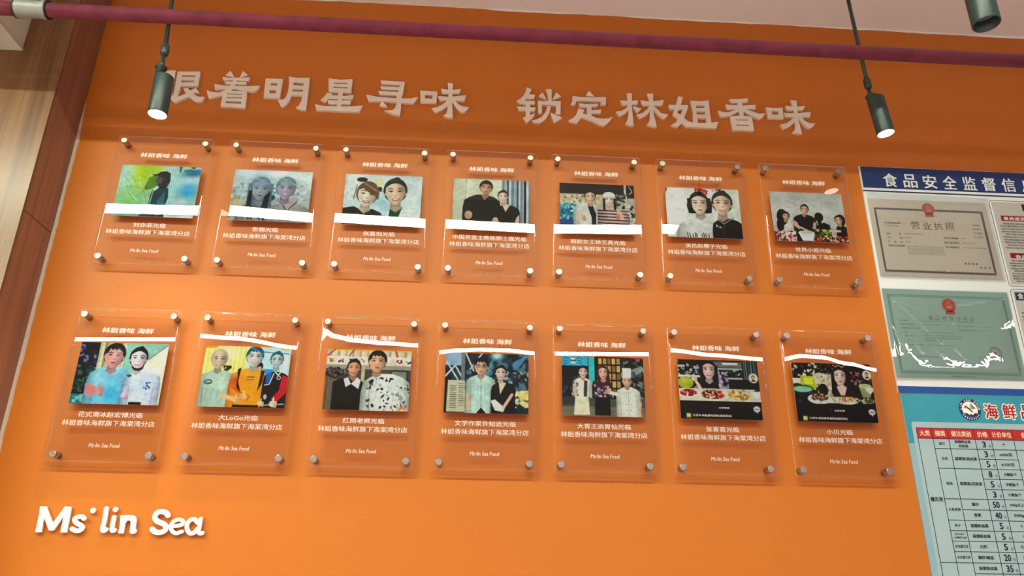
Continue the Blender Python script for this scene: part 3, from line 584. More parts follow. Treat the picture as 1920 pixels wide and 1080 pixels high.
# pendant spotlights
def spotlight(bot, top, ring, joint, rodtop, R, label, lit, power=0, k=1.0):
    E0 = np.array((0.0703, -2.162, 1.6)); bot, top, ring, joint, rodtop = [tuple(float(c) for c in E0 + (np.array(p_) - E0) * k) for p_ in (bot, top, ring, joint, rodtop)]; R = .0258 if lit else R
    t = tag(empty('pendant_spotlight', (rodtop[0], rodtop[1], ZC)), label, 'spotlight', 'black pendant spotlights')
    O = t.location; bot, top, ring, joint, rodtop = map(Vector, (bot, top, ring, joint, rodtop))
    ax = (bot - top).normalized(); L = (bot - top).length
    d = (rodtop - joint).normalized(); e = joint + d * ((ZC - joint.z) / d.z)
    b = MB(); b.lathe(joint, e, [(0, .0062), ((e - joint).length, .0062)], 16); b.obj('drop_rod', M_BLACK, t, True, O)
    b = MB(); b.lathe(e, e - Vector((0, 0, .03)), [(0, .035), (.022, .035), (.03, .028)], 28); b.obj('ceiling_cup', M_BLACK, t, True, O)
    b = MB(); b.lathe(joint + d * .02, joint - d * .016, [(0, .0095), (.003, .0115), (.030, .0115), (.036, .0085)], 20); b.obj('swivel_joint', M_BLACK, t, True, O)
    g = (joint - ring); gl = g.length
    b = MB(); b.lathe(joint - d * .01, ring, [(0, .0052), (gl * .45, .0052), (gl * .5, .0075), (gl * .9, .0085)], 16); b.obj('neck', M_BLACK, t, True, O)
    b = MB(); b.lathe(ring - ax * .003, ring + ax * .022, [(0, .0165), (.005, .0165), (.006, .0125), (.025, .0125)], 22); b.obj('mounting_ring', M_BLACK, t, True, O)
    b = MB(); b.lathe(top - ax * .002, bot, [(0, R * .93), (.002, R * .99), (.004, R), (L * .995, R), (L + .0015, R * .975), (L + .0015, R * .93), (L - .010 if lit else L - .028, R * .90)], 40, caps=False)
    u = ax.orthogonal().normalized(); w_ = ax.cross(u)
    b.add([top - ax * .002 + (u * math.cos(k * math.pi / 20) + w_ * math.sin(k * math.pi / 20)) * R * .93 for k in range(40)], [tuple(range(40))])
    h = b.obj('lamp_housing', M_BLACK, t, True, O)
    dp = .0015 if lit else .028
    c = bot - ax * dp
    b = MB(); b.add([c + (u * math.cos(k * math.pi / 20) + w_ * math.sin(k * math.pi / 20)) * R * .925 for k in range(40)], [tuple(range(40))])
    l = b.obj('lens', M_LENS if lit else M_LENSOFF, t, False, O); l['label'] = 'glowing white lens' if lit else 'unlit grey lens'
    if lit:
        ld = bpy.data.lights.new('spot_beam', 'SPOT'); ld.energy = power; ld.spot_size = math.radians(95); ld.spot_blend = 1.0; ld.shadow_soft_size = .018; ld.color = (1, .95, .86)
        lo = bpy.data.objects.new('spot_beam', ld); COL.objects.link(lo); lo.parent = t; lo.location = bot + ax * .006 - Vector(O)
        lo.rotation_euler = ax.to_track_quat('-Z', 'Y').to_euler()
spotlight((-.820, -.30, 2.813), (-.822, -.30, 2.938), (-.837, -.30, 2.971), (-.837, -.30, 3.031), (-.849, -.30, 3.216), .0262, 'black pendant spotlight, lit, hanging at the left before the first slogan character', True, SPOT_W[0], .984)
spotlight((1.287, -.30, 2.861), (1.275, -.30, 2.985), (1.262, -.30, 2.992), (1.2595, -.30, 3.036), (1.248, -.30, 3.36), .0262, 'black pendant spotlight, lit and tilted, hanging right of the slogan', True, SPOT_W[1], 1.045)
spotlight((1.127, -.95, 2.701), (1.127, -.95, 2.828), (1.112, -.95, 2.845), (1.112, -.95, 2.91), (1.112, -.95, 3.2), .0270, 'black pendant spotlight with dark lens at the top right corner of the picture', False)

# ------------------------------------------------------------------ the slogan, one cut-out piece per character
place = ['first character at the left, half behind a spotlight', 'second from the left', 'third from the left', 'fourth from the left', 'fifth from the left', 'sixth, just left of the wide gap',
         'first right of the wide gap', 'second right of the wide gap', 'third right of the wide gap', 'fourth right of the wide gap', 'second from the right end', 'last at the right end']
for (ch, comps), pl in zip(GLYPHS, place):
    b = MB()
    for k, (o, h) in enumerate(comps): b.prism(o, h, -.010 - .00012 * k, .0)
    xs = [p[0] for o, h in comps for p in o]; zs = [p[1] for o, h in comps for p in o]
    ob = b.obj('slogan_character', M_LETTER, origin=((min(xs) + max(xs)) / 2, 0, min(zs)))
    tag(ob, 'cream cut-out slogan character %s, %s' % (ch, pl), 'wall letter', 'cream slogan characters on the orange wall')

def catmull(P, n=6):
    P = [np.array(p) for p in P]; P = [2 * P[0] - P[1]] + P + [2 * P[-1] - P[-2]]; out = []
    for i in range(1, len(P) - 2):
        for k in range(n):
            t = k / n; a, b_, c, d = P[i - 1:i + 3]
            out.append(.5 * ((2 * b_) + (c - a) * t + (2 * a - 5 * b_ + 4 * c - d) * t * t + (3 * b_ - a - 3 * c + d) * t ** 3))
    out.append(P[-2]); return out
lat = {}
for n, k, pts, wd in LATIN:
    b = lat.setdefault(n, MB()); y0, y1 = -.012 - .0003 * (len(b.f) > 0), -.005; wd *= .84
    if k == 'poly': b.prism(pts, [], y0, y1)
    elif k == 'el': b.prism([(pts[0][0] + wd * math.cos(i * math.pi / 14), pts[0][1] + wd * math.sin(i * math.pi / 14)) for i in range(28)], [], y0, y1)
    else:   # one continuous rounded stroke
        C = catmull(pts, 8); r = wd / 2; N = []
        for i in range(len(C)):
            d = C[min(i + 1, len(C) - 1)] - C[max(i - 1, 0)]; d = d / (np.linalg.norm(d) + 1e-9); N.append(np.array([-d[1], d[0]]) * r)
        def cap(c, nn, sg): return [c + nn * math.cos(a * math.pi / 8) + sg * np.array([nn[1], -nn[0]]) * math.sin(a * math.pi / 8) for a in range(1, 8)]
        m_ = len(C); V = []; sl = .0004 / m_
        for i in range(m_): V += [(*(C[i] + N[i]), i), (*(C[i] - N[i]), i)]
        top = [(x, y0 - sl * i, z) for x, z, i in V]; bot = [(x, y1, z) for x, z, i in V]; n0 = len(top); F = []
        for i in range(m_ - 1): a_ = 2 * i; F += [(a_, a_ + 1, a_ + 3, a_ + 2), (a_ + 2, a_ + 2 + n0, a_ + n0, a_), (a_ + 1, a_ + 1 + n0, a_ + 3 + n0, a_ + 3)]
        b.add(top + bot, F)
        for c, nn, sg, i in ((C[0], N[0], -1, 0), (C[-1], N[-1], 1, m_ - 1)):
            P = [c + nn] + cap(c, nn, sg) + [c - nn]; k0 = len(P)
            v = [(p_[0], y0 - sl * i, p_[1]) for p_ in P] + [(p_[0], y1, p_[1]) for p_ in P]
            b.add(v, [tuple(range(k0))] + [(j, j + 1, j + 1 + k0, j + k0) for j in range(k0 - 1)])
desc = {'M': 'white raised capital letter M at the lower left of the wall', 's': 'white raised small letter s beside the capital M', 'dot': 'white raised round dot between the letters s and l',
        'l': 'white raised small letter l', 'i': 'white raised small letter i with round dot', 'n': 'white raised small letter n before the gap', 'S': 'white raised capital letter S after the gap',
        'e': 'white raised small letter e joined to the capital S', 'a': 'white raised small letter a, last of the raised lettering'}
for n, b in lat.items():
    xs = [p[0] for p in b.v]; zs = [p[2] for p in b.v]
    ob = b.obj('raised_letter' if n != 'dot' else 'raised_dot', M_LETTERW, origin=((min(xs) + max(xs)) / 2, 0, min(zs)))
    tag(ob, desc[n], 'wall letter', 'white raised lettering at the lower left')

# ------------------------------------------------------------------ the fourteen photographs (flat prints)
def new(bg, seed=3): p = Pic(176, 129, bg, grain=True); p.r = np.random.RandomState(seed); return p
HH = .733
def pic1():
    p = new((150, 200, 200)); p.vgrad(0, 0, 1, HH, (170, 206, 200), (150, 196, 178))
    p.soft(.27, .1, .16, .3, (170, 196, 30), .95); p.soft(.42, .04, .12, .08, (176, 200, 40)); p.soft(.08, .2, .1, .3, (176, 208, 206)); p.soft(.15, .5, .2, .2, (140, 190, 120))
    for i in range(16):
        a = rnd.random(); p.line([(.05 + .4 * a, .05 + .4 * rnd.random()), (.18 + .35 * a, .3 + .3 * rnd.random())], .008, [(110, 150, 40), (196, 214, 90), (120, 176, 130), (190, 220, 200)][i % 4], .7)
    for i in range(14): x = .56 + .18 * i / 14; p.line([(x, 0), (x + .02, .55)], .007, [(190, 218, 222), (120, 176, 186)][i % 2], .7)
    p.soft(.9, .1, .14, .05, (20, 90, 130)); p.soft(.88, .35, .12, .14, (60, 160, 214), .9); p.soft(.86, .2, .14, .05, (196, 220, 230)); p.soft(.8, .5, .12, .06, (200, 200, 206))
    p.poly([(.72, 0), (.76, 0), (.75, .09), (.73, .08)], (60, 110, 120)); p.poly([(.78, .05), (.9, .03), (.88, .07), (.8, .08)], (40, 120, 120), .8); p.poly([(.86, .0), (.94, 0), (.9, .03)], (40, 60, 90)); p.poly([(.9, .04), (1, .03), (1, .11), (.88, .09)], (30, 120, 170), .8)
    p.poly([(.33, .33), (.37, .17), (.46, .13), (.5, .3), (.36, .36)], (96, 140, 40))
    p.rect(0, .64, 1, HH, (120, 180, 160)); p.line([(0, .65), (1, .66)], .02, (40, 140, 120)); p.line([(0.1, .7), (.3, .7)], .01, (60, 70, 80)); p.rect(.62, .7, 1, HH, (214, 210, 206))
    p.poly([(.44, .34), (.52, .29), (.63, .32), (.65, .45), (.62, .60), (.64, HH), (.32, HH), (.42, .6), (.42, .45)], (30, 78, 92)); p.poly([(.52, .5), (.6, .36), (.61, .55), (.55, .6)], (50, 120, 130)); p.line([(.45, .36), (.43, .6)], .012, (150, 190, 190))
    p.poly([(.44, .34), (.5, .28), (.53, .3), (.46, .37)], (200, 216, 210))
    p.poly([(.46, .14), (.57, .1), (.63, .14), (.64, .22), (.61, .31), (.52, .33), (.49, .28), (.47, .24), (.455, .22), (.468, .18)], (34, 42, 54))
    p.poly([(.462, .15), (.53, .14), (.54, .25), (.49, .27), (.47, .25), (.472, .235), (.458, .215), (.47, .19)], (92, 90, 88)); p.line([(.475, .18), (.5, .18)], .008, (20, 20, 24)); p.ell(.555, .19, .016, .024, (70, 66, 66))
    p.poly([(.39, .125), (.46, .125), (.5, .085), (.57, .075), (.62, .1), (.635, .17), (.5, .16), (.46, .145), (.42, .145)], (22, 32, 44))
    return p
def pic2():
    p = new((176, 196, 200)); p.vgrad(0, 0, 1, HH, (186, 204, 208), (160, 170, 168)); p.soft(.5, .05, .4, .06, (214, 226, 228)); p.soft(.85, .1, .2, .1, (210, 222, 220))
    p.clutter(0, .2, 1, .45, [(150, 172, 170), (196, 208, 202), (120, 150, 150), (210, 216, 206)], 150, .008, .03, .6); p.clutter(.44, .22, .56, .42, [(30, 130, 160), (150, 210, 220), (60, 150, 180)], 30, .01, .03)
    p.poly([(.46, .36), (.55, .36), (.54, .43), (.5, .46), (.47, .43)], (30, 80, 100)); p.clutter(0, .38, .14, .7, [(190, 180, 140), (120, 128, 110), (160, 162, 150)], 16, .02, .06)
    p.bust(.35, .47, .52, (146, 146, 150)); p.bust(.74, .46, .6, (158, 158, 158)); p.poly([(.66, .44), (.74, .6), (.86, .42), (.8, .38)], (176, 168, 168)); p.line([(.63, .44), (.72, .58), (.84, .44)], .014, (90, 80, 60))
    p.head(.36, .28, .34, (160, 170, 184), (96, 116, 130), 'long', 0, False, lip=(130, 110, 130))
    p.poly([(.22, .3), (.26, .3), (.27, .55), (.2, .6)], (30, 40, 50)); p.poly([(.42, .38), (.49, .3), (.47, .6), (.39, .6)], (16, 24, 44)); p.soft(.35, .17, .14, .1, (130, 160, 172), .8)
    p.head(.68, .26, .33, (166, 162, 178), (104, 124, 132), 'short', .03, True, lip=(150, 90, 130)); p.soft(.68, .15, .12, .07, (128, 156, 164), .8)
    for x in (.24, .28, .38, .42, .43, .62, .66, .7, .74): p.line([(x, .66 + .03 * (x % .1) * 10), (x + .02, .71)], .018, (24, 22, 26))
    return p
def pic3():
    p = new((190, 206, 208)); p.soft(.2, .1, .3, .2, (206, 218, 218)); p.soft(.85, .5, .2, .3, (206, 220, 218)); p.soft(.52, .35, .1, .2, (160, 204, 214)); p.soft(.44, .13, .05, .07, (206, 210, 120), .8)
    p.ell(.455, .21, .03, .035, (40, 44, 40)); p.rect(.44, .24, .53, .25, (120, 130, 128)); p.clutter(0, .05, .12, .4, [(176, 190, 190), (214, 220, 220)], 20, .01, .03, .6)
    p.poly([(0, .5), (.14, .47), (.24, .52), (.38, .5), (.5, .56), (.52, HH), (0, HH)], (26, 32, 36)); p.poly([(.56, HH), (.58, .52), (.66, .44), (.8, .43), (.98, .55), (1, HH)], (208, 216, 212)); p.poly([(.58, HH), (.6, .5), (.64, .46), (.76, .46), (.72, .6), (.7, HH)], (20, 84, 60))
    p.ell(.22, .08, .07, .035, (44, 34, 28)); p.head(.30, .30, .37, (222, 208, 192), (110, 88, 66), 'bang', .1, True, lip=(120, 36, 50)); p.line([(.16, .16), (.13, .36)], .012, (110, 88, 66)); p.line([(.40, .14), (.45, .28), (.44, .36)], .014, (120, 96, 72))
    p.head(.66, .25, .39, (210, 190, 170), (42, 38, 36), 'bun', -.06, True, lip=(170, 40, 56)); p.line([(.57, .07), (.76, .07)], .012, (150, 150, 150), .4)
    return p
def pic4():
    p = new((198, 204, 184)); p.vgrad(0, 0, .66, HH, (200, 208, 190), (186, 192, 172)); p.line([(.17, 0), (.15, HH)], .006, (96, 100, 90)); p.rect(0, 0, .17, HH, (176, 184, 166), .4)
    p.stripes(.64, 0, 1, HH, [(120, 140, 150), (160, 176, 184), (70, 92, 110), (190, 204, 208)], .03)
    p.rect(.93, 0, .96, HH, (30, 44, 66))
    p.bust(.38, .23, .50, (16, 15, 20)); p.poly([(.36, .22), (.41, .31), (.47, .24)], (170, 140, 120)); p.ell(.21, .53, .05, .06, (196, 160, 138)); p.bust(.71, .37, .34, (14, 14, 18)); p.poly([(.64, .36), (.69, .47), (.75, .36)], (216, 192, 176)); p.poly([(.83, .55), (.87, .5), (.87, .66), (.8, .66)], (214, 186, 166)); p.ell(.56, .6, .04, .05, (206, 176, 156))
    p.head(.43, .13, .215, (196, 160, 136), (20, 18, 20), 'short', .02, False, male=True, lip=(130, 74, 66)); p.head(.655, .25, .185, (226, 202, 186), (18, 16, 18), 'bun', -.05, True)
    return p
def pic5():
    p = new((180, 176, 160)); p.rect(0, 0, 1, .16, (26, 26, 30)); p.clutter(0, .03, .6, .1, [(60, 60, 60), (20, 20, 22)], 14, .01, .03); p.rect(0, .16, .6, .3, (184, 176, 150)); p.clutter(0, .17, .55, .3, [(214, 208, 186), (130, 122, 100), (196, 186, 150)], 70, .008, .025)
    p.rect(0, .3, .24, .55, (60, 140, 160)); p.clutter(0, .3, .26, .54, [(30, 110, 140), (120, 190, 196), (200, 220, 214), (20, 70, 110)], 60, .008, .03); p.rect(0, .54, .2, HH, (40, 90, 150)); p.rect(.86, .0, .89, HH, (200, 200, 196)); p.rect(.9, .03, 1, .2, (20, 20, 24)); p.line([(.93, .02), (.97, .1), (.93, .14)], .01, (196, 200, 190)); p.clutter(.72, .14, .88, .36, [(24, 26, 26), (150, 150, 146), (60, 64, 60)], 40, .008, .03)
    p.clutter(.86, .3, 1, .73, [(60, 66, 66), (170, 176, 172), (214, 210, 200)], 60, .008, .03); p.rect(.0, .64, 1, HH, (150, 120, 120), .6)
    p.bust(.36, .29, .36, (208, 212, 206)); p.poly([(.37, .33), (.43, .3), (.48, .45), (.47, .72), (.42, .72), (.42, .5)], (24, 24, 28)); p.bust(.71, .35, .42, (200, 186, 176))
    for i in range(7): p.poly([(.5, .38 + i * .045), (.92, .39 + i * .045), (.93, .405 + i * .045), (.5, .4 + i * .045)], (84, 38, 44))
    p.head(.41, .2, .20, (216, 190, 168), (22, 20, 20), 'bun', .03, True); p.head(.66, .23, .2, (226, 206, 190), (24, 18, 18), 'hat', -.03, True)
    p.hand(.30, .5, .045); p.hand(.8, .47, .05, side=-1); p.line([(.8, .42), (.76, .38)], .02, (226, 196, 180))
    return p
def pic6():
    p = new((212, 216, 210)); p.soft(.85, .3, .3, .4, (196, 206, 196)); p.soft(.1, .4, .2, .3, (220, 220, 218)); p.clutter(.4, 0, .58, .1, [(170, 24, 34), (140, 14, 30), (200, 60, 60)], 14, .015, .035); p.clutter(.57, .18, .64, .27, [(160, 20, 40), (110, 10, 40)], 9, .015, .03); p.clutter(.7, 0, .76, .04, [(60, 60, 50)], 5, .01, .02); p.clutter(.36, 0, .7, .05, [(120, 130, 110), (196, 40, 50)], 14, .004, .012)
    p.ell(.005, .03, .02, .04, (150, 20, 30))
    p.bust(.42, .46, .60, (206, 210, 206)); p.bust(.81, .44, .42, (22, 26, 34)); p.line([(.68, .45), (.76, .52), (.9, .42)], .014, (150, 150, 150)); p.line([(.76, .52), (.75, .7)], .008, (90, 90, 92)); p.poly([(.65, .52), (.69, .56), (.65, .57)], (190, 190, 186)); p.poly([(.7, .55), (.73, .58), (.69, .58)], (190, 190, 186))
    p.head(.45, .235, .34, (222, 206, 188), (36, 28, 28), 'bob', -.04, False, lip=(160, 90, 84)); p.head(.76, .225, .36, (220, 196, 176), (30, 30, 28), 'bun', .03, True, lip=(176, 80, 74))
    for i, x in enumerate((.26, .29, .33, .36, .38, .45, .475, .5, .54)): p.line([(x, .66 + .01 * (i % 3)), (x + .008, .73)], .012, (26, 26, 28))
    return p
def pic7():
    p = new((178, 182, 176)); p.vgrad(0, 0, 1, .5, (182, 186, 180), (196, 200, 196)); p.soft(.5, .1, .5, .1, (160, 166, 160), .5)
    p.bust(.17, .44, .24, (214, 210, 206)); p.ell(.14, .38, .075, .12, (20, 16, 18)); p.ell(.1, .5, .05, .09, (20, 16, 18)); p.head(.19, .37, .13, (206, 170, 146), (20, 16, 18), 'bun', .2, True)
    p.bust(.44, .33, .32, (24, 24, 28)); p.poly([(.3, .42), (.34, .46), (.36, .56), (.3, .52), (.27, .47)], (206, 170, 146)); p.line([(.32, .5), (.48, .58)], .03, (210, 180, 160)); p.line([(.57, .46), (.55, .56)], .04, (210, 180, 160)); p.head(.455, .26, .155, (210, 176, 152), (28, 24, 24), 'bun', .15, True)
    p.bust(.68, .46, .2, (60, 66, 34)); p.poly([(.62, .47), (.7, .44), (.78, .48), (.72, .6), (.62, .58)], (30, 26, 28)); p.head(.64, .375, .15, (44, 34, 32), (14, 12, 14), 'short', 0, False, lip=(70, 40, 40))
    p.poly([(.84, HH), (.86, .5), (.92, .46), (1.0, .5), (1, HH)], (30, 28, 32)); p.ell(.93, .4, .065, .09, (24, 18, 18)); p.head(.905, .4, .14, (214, 180, 156), (24, 18, 18), 'bun', -.15, True, side=1); p.line([(.9, .56), (.56, .56)], .035, (214, 186, 166))
    p.clutter(.5, .54, .8, .68, [(70, 100, 30), (120, 150, 50), (40, 66, 24), (170, 180, 90)], 60, .01, .03); p.clutter(0, .58, .3, HH, [(170, 40, 34), (120, 24, 24), (210, 190, 180), (60, 80, 30), (226, 226, 220)], 70, .01, .03); p.clutter(.5, .63, 1, HH, [(176, 44, 30), (200, 90, 40), (226, 224, 216), (90, 40, 24)], 70, .01, .028)
    p.poly([(.33, .6), (.55, .6), (.52, .72), (.38, .72)], (214, 220, 222)); p.ell(.44, .6, .11, .028, (226, 232, 234)); p.ell(.44, .6, .09, .018, (190, 196, 190)); p.line([(.36, .52), (.5, .6)], .014, (196, 176, 140))
    return p
def pic8():
    p = new((190, 200, 190)); p.rect(0, 0, .24, HH, (22, 26, 48)); p.clutter(0, .03, .22, .3, [(50, 60, 130), (24, 20, 40), (130, 140, 170), (70, 50, 60)], 40, .01, .03); p.clutter(0, .3, .24, .6, [(24, 60, 70), (40, 90, 80), (20, 30, 44), (60, 120, 100)], 60, .01, .04); p.poly([(0, .62), (.2, .62), (.22, HH), (0, HH)], (30, 130, 140)); p.clutter(.03, .62, .2, .72, [(60, 170, 170), (140, 200, 196)], 14, .01, .03)
    p.stripes(.22, 0, .52, HH, [(186, 184, 150), (214, 210, 180), (150, 150, 120)], .03); p.poly([(.52, 0), (1, 0), (.7, .30), (.6, HH), (.5, HH)], (150, 196, 184)); p.poly([(1, .02), (1, HH), (.62, HH), (.68, .3)], (222, 222, 206)); p.line([(1, .01), (.69, .29)], .01, (96, 130, 110))
    p.rect(.47, .35, .56, HH, (24, 46, 74)); p.line([(.52, .45), (.5, HH)], .01, (110, 120, 120))
    p.bust(.39, .29, .50, (136, 200, 224)); p.soft(.45, .62, .14, .12, (60, 180, 214), .7); p.soft(.27, .42, .08, .1, (176, 220, 226), .6); p.poly([(.33, .27), (.36, .38), (.41, .34), (.48, .39), (.5, .3), (.47, .27)], (150, 206, 226)); p.poly([(.36, .26), (.42, .36), (.47, .27)], (206, 150, 150))
    p.poly([(.14, .5), (.19, .49), (.26, .52), (.3, .6), (.22, .65), (.15, .62)], (204, 146, 146)); p.hand(.31, .58, .055, (210, 156, 160))
    p.bust(.77, .33, .42, (206, 216, 236)); p.soft(.8, .5, .14, .12, (196, 210, 238), .7); p.poly([(.63, .33), (.66, .42), (.72, .36), (.78, .31)], (220, 226, 240)); p.poly([(.58, .39), (.63, .38), (.64, .4), (.6, .41)], (40, 60, 90)); p.clutter(.79, .46, .87, .56, [(90, 110, 160), (60, 80, 130), (140, 160, 200)], 12, .008, .02); p.rect(.66, .70, .8, HH, (20, 20, 34)); p.hand(.6, .62, .045, (214, 190, 206))
    p.head(.40, .165, .30, (222, 170, 166), (26, 20, 36), 'short', .05, False, male=True, lip=(170, 60, 90)); p.soft(.44, .12, .05, .07, (214, 190, 196), .5)
    p.head(.68, .19, .27, (226, 214, 222), (16, 16, 30), 'bun', 0, True, lip=(190, 90, 110)); p.poly([(.615, .262), (.65, .295), (.69, .305), (.73, .29), (.76, .25), (.75, .31), (.71, .335), (.66, .33), (.625, .30)], (20, 18, 34))
    return p
def pic9():
    p = new((214, 210, 150)); p.stripes(0, 0, .55, .5, [(226, 220, 120), (236, 232, 170), (214, 206, 120)], .018); p.rect(.5, 0, 1, .5, (186, 220, 226)); p.line([(.62, .06), (.98, .08)], .012, (110, 130, 140)); p.rect(.9, .1, .97, .3, (206, 220, 224)); p.rect(0, 0, .14, .03, (236, 160, 30)); p.rect(.88, 0, 1, .03, (230, 180, 40)); p.rect(.7, .27, .84, .36, (40, 150, 200)); p.ell(.66, .24, .035, .05, (30, 40, 46)); p.ell(.655, .27, .025, .03, (180, 170, 160)); p.clutter(.24, .24, .34, .36, [(24, 28, 26), (60, 60, 50)], 14, .01, .03); p.soft(.3, .08, .1, .1, (236, 240, 230), .6)
    p.bust(.2, .3, .50, (176, 200, 188)); p.soft(.27, .45, .08, .1, (206, 216, 196), .6); p.ell(.09, .44, .05, .03, (60, 76, 96)); p.ell(.09, .44, .035, .018, (176, 200, 188)); p.line([(.06, .44), (.12, .45)], .008, (60, 76, 96))
    p.bust(.56, .27, .48, (236, 166, 26)); p.poly([(.33, .42), (.4, .36), (.48, .55), (.6, .6), (.56, .66), (.4, .62), (.32, .52)], (206, 110, 20)); p.poly([(.34, .5), (.46, .56), (.58, .6), (.55, .66), (.38, .6)], (226, 150, 30)); p.poly([(.72, .5), (.79, .45), (.78, .7), (.7, .68)], (196, 90, 24)); p.poly([(.41, .28), (.45, .26), (.43, .42), (.47, .55), (.42, .5)], (44, 24, 20)); p.poly([(.68, .28), (.72, .3), (.7, .46), (.66, .54), (.67, .42)], (50, 24, 20)); p.line([(.53, .37), (.61, .37)], .01, (110, 60, 16)); p.line([(.53, .405), (.6, .4)], .009, (120, 70, 16)); p.rect(.4, .7, .7, HH, (60, 16, 16))
    p.bust(.86, .30, .30, (18, 20, 32)); p.poly([(.93, .34), (1, .36), (.99, .55), (.88, .68), (.83, .62), (.91, .52)], (200, 26, 60)); p.poly([(.74, .33), (.8, .3), (.8, .42), (.75, .46)], (40, 110, 190)); p.line([(.83, .32), (.79, .45), (.74, .46)], .012, (220, 226, 230)); p.ell(.89, .37, .025, .025, (206, 206, 200)); p.ell(.89, .37, .015, .015, (30, 30, 40)); p.line([(.84, .3), (.88, .34), (.93, .27)], .014, (210, 214, 210)); p.line([(.74, .70), (.98, .68)], .012, (190, 190, 186)); p.ell(.76, .6, .02, .03, (190, 190, 190))
    p.line([(.27, .60), (.44, .64)], .05, (226, 186, 140)); p.hand(.43, .64, .04, (232, 196, 150)); p.hand(.51, .60, .04, (240, 200, 140), side=-1); p.hand(.72, .68, .035, (230, 206, 180)); p.hand(.86, .68, .045, (230, 214, 196))
    p.head(.18, .17, .24, (198, 184, 164), (150, 144, 132), 'bald', .03, True, male=True, lip=(150, 110, 100)); p.head(.585, .13, .25, (200, 200, 196), (34, 96, 112), 'short', .02, True, male=True, lip=(170, 140, 130)); p.head(.845, .16, .2, (196, 210, 214), (36, 100, 112), 'bun', 0, True, lip=(120, 110, 130))
    return p
def pic10():
    p = new((90, 84, 76)); p.stripes(0, 0, 1, .09, [(206, 196, 176), (176, 160, 140), (214, 208, 190)], .03); p.rect(0, 0, 1, .02, (226, 190, 80), .8); p.line([(.0, .09), (.1, 0)], .014, (150, 50, 50)); p.line([(.26, .08), (.32, 0)], .014, (170, 50, 60)); p.line([(.8, 0), (.84, .08)], .012, (150, 60, 60))
    p.rect(0, .085, 1, .19, (214, 210, 200))
    for i, x in enumerate((.06, .17, .29, .41, .86, .97)): p.ell(x, .14, .045, .035, (236, 232, 220)); p.clutter(x - .035, .115, x + .035, .165, [[(150, 180, 60), (190, 60, 50)], [(170, 40, 40), (60, 60, 50)], [(120, 80, 50), (60, 50, 40)]][i % 3], 10, .006, .016)
    p.rect(0, .19, 1, .24, (160, 156, 140)); p.clutter(0, .22, .3, .36, [(24, 26, 34), (60, 64, 70), (120, 116, 110)], 50, .008, .03); p.rect(0, .36, .16, HH, (130, 108, 76)); p.stripes(0, .36, .15, HH, [(140, 118, 84), (110, 90, 62)], .02); p.rect(.76, .24, .97, .6, (60, 76, 66)); p.rect(.78, .26, .95, .5, (130, 140, 126)); p.rect(.96, .36, 1, .6, (30, 60, 170)); p.rect(.42, .2, .46, .5, (190, 184, 160))
    p.bust(.28, .34, .40, (14, 13, 17)); p.poly([(.22, .36), (.27, .34), (.31, .42), (.25, .46)], (230, 232, 232)); p.poly([(.31, .42), (.38, .34), (.42, .38), (.4, .48)], (230, 232, 232)); p.rect(.05, .38, .1, HH, (120, 112, 106))
    p.bust(.72, .29, .58, (214, 220, 214)); r = np.random.RandomState(5); msk = p.polym([(.5, .4), (.58, .33), (.86, .33), (.99, .42), (1, HH), (.46, HH)])
    for i in range(95):
        x, y = .46 + .54 * r.rand(), .33 + .4 * r.rand(); p.ell(x, y, .008 + .022 * r.rand(), .004 + .012 * r.rand(), [(28, 30, 36), (60, 66, 72), (30, 34, 40), (150, 170, 170), (236, 236, 230)][r.randint(5)], r.rand() * 3, 1, clip=msk)
    p.head(.33, .23, .21, (222, 170, 140), (24, 18, 18), 'bun', .03, True); p.head(.60, .145, .27, (214, 172, 146), (18, 16, 18), 'short', .02, False, male=True, lip=(170, 90, 84)); p.clutter(.86, .68, .98, HH, [(226, 176, 90), (214, 120, 60)], 10, .01, .02)
    return p
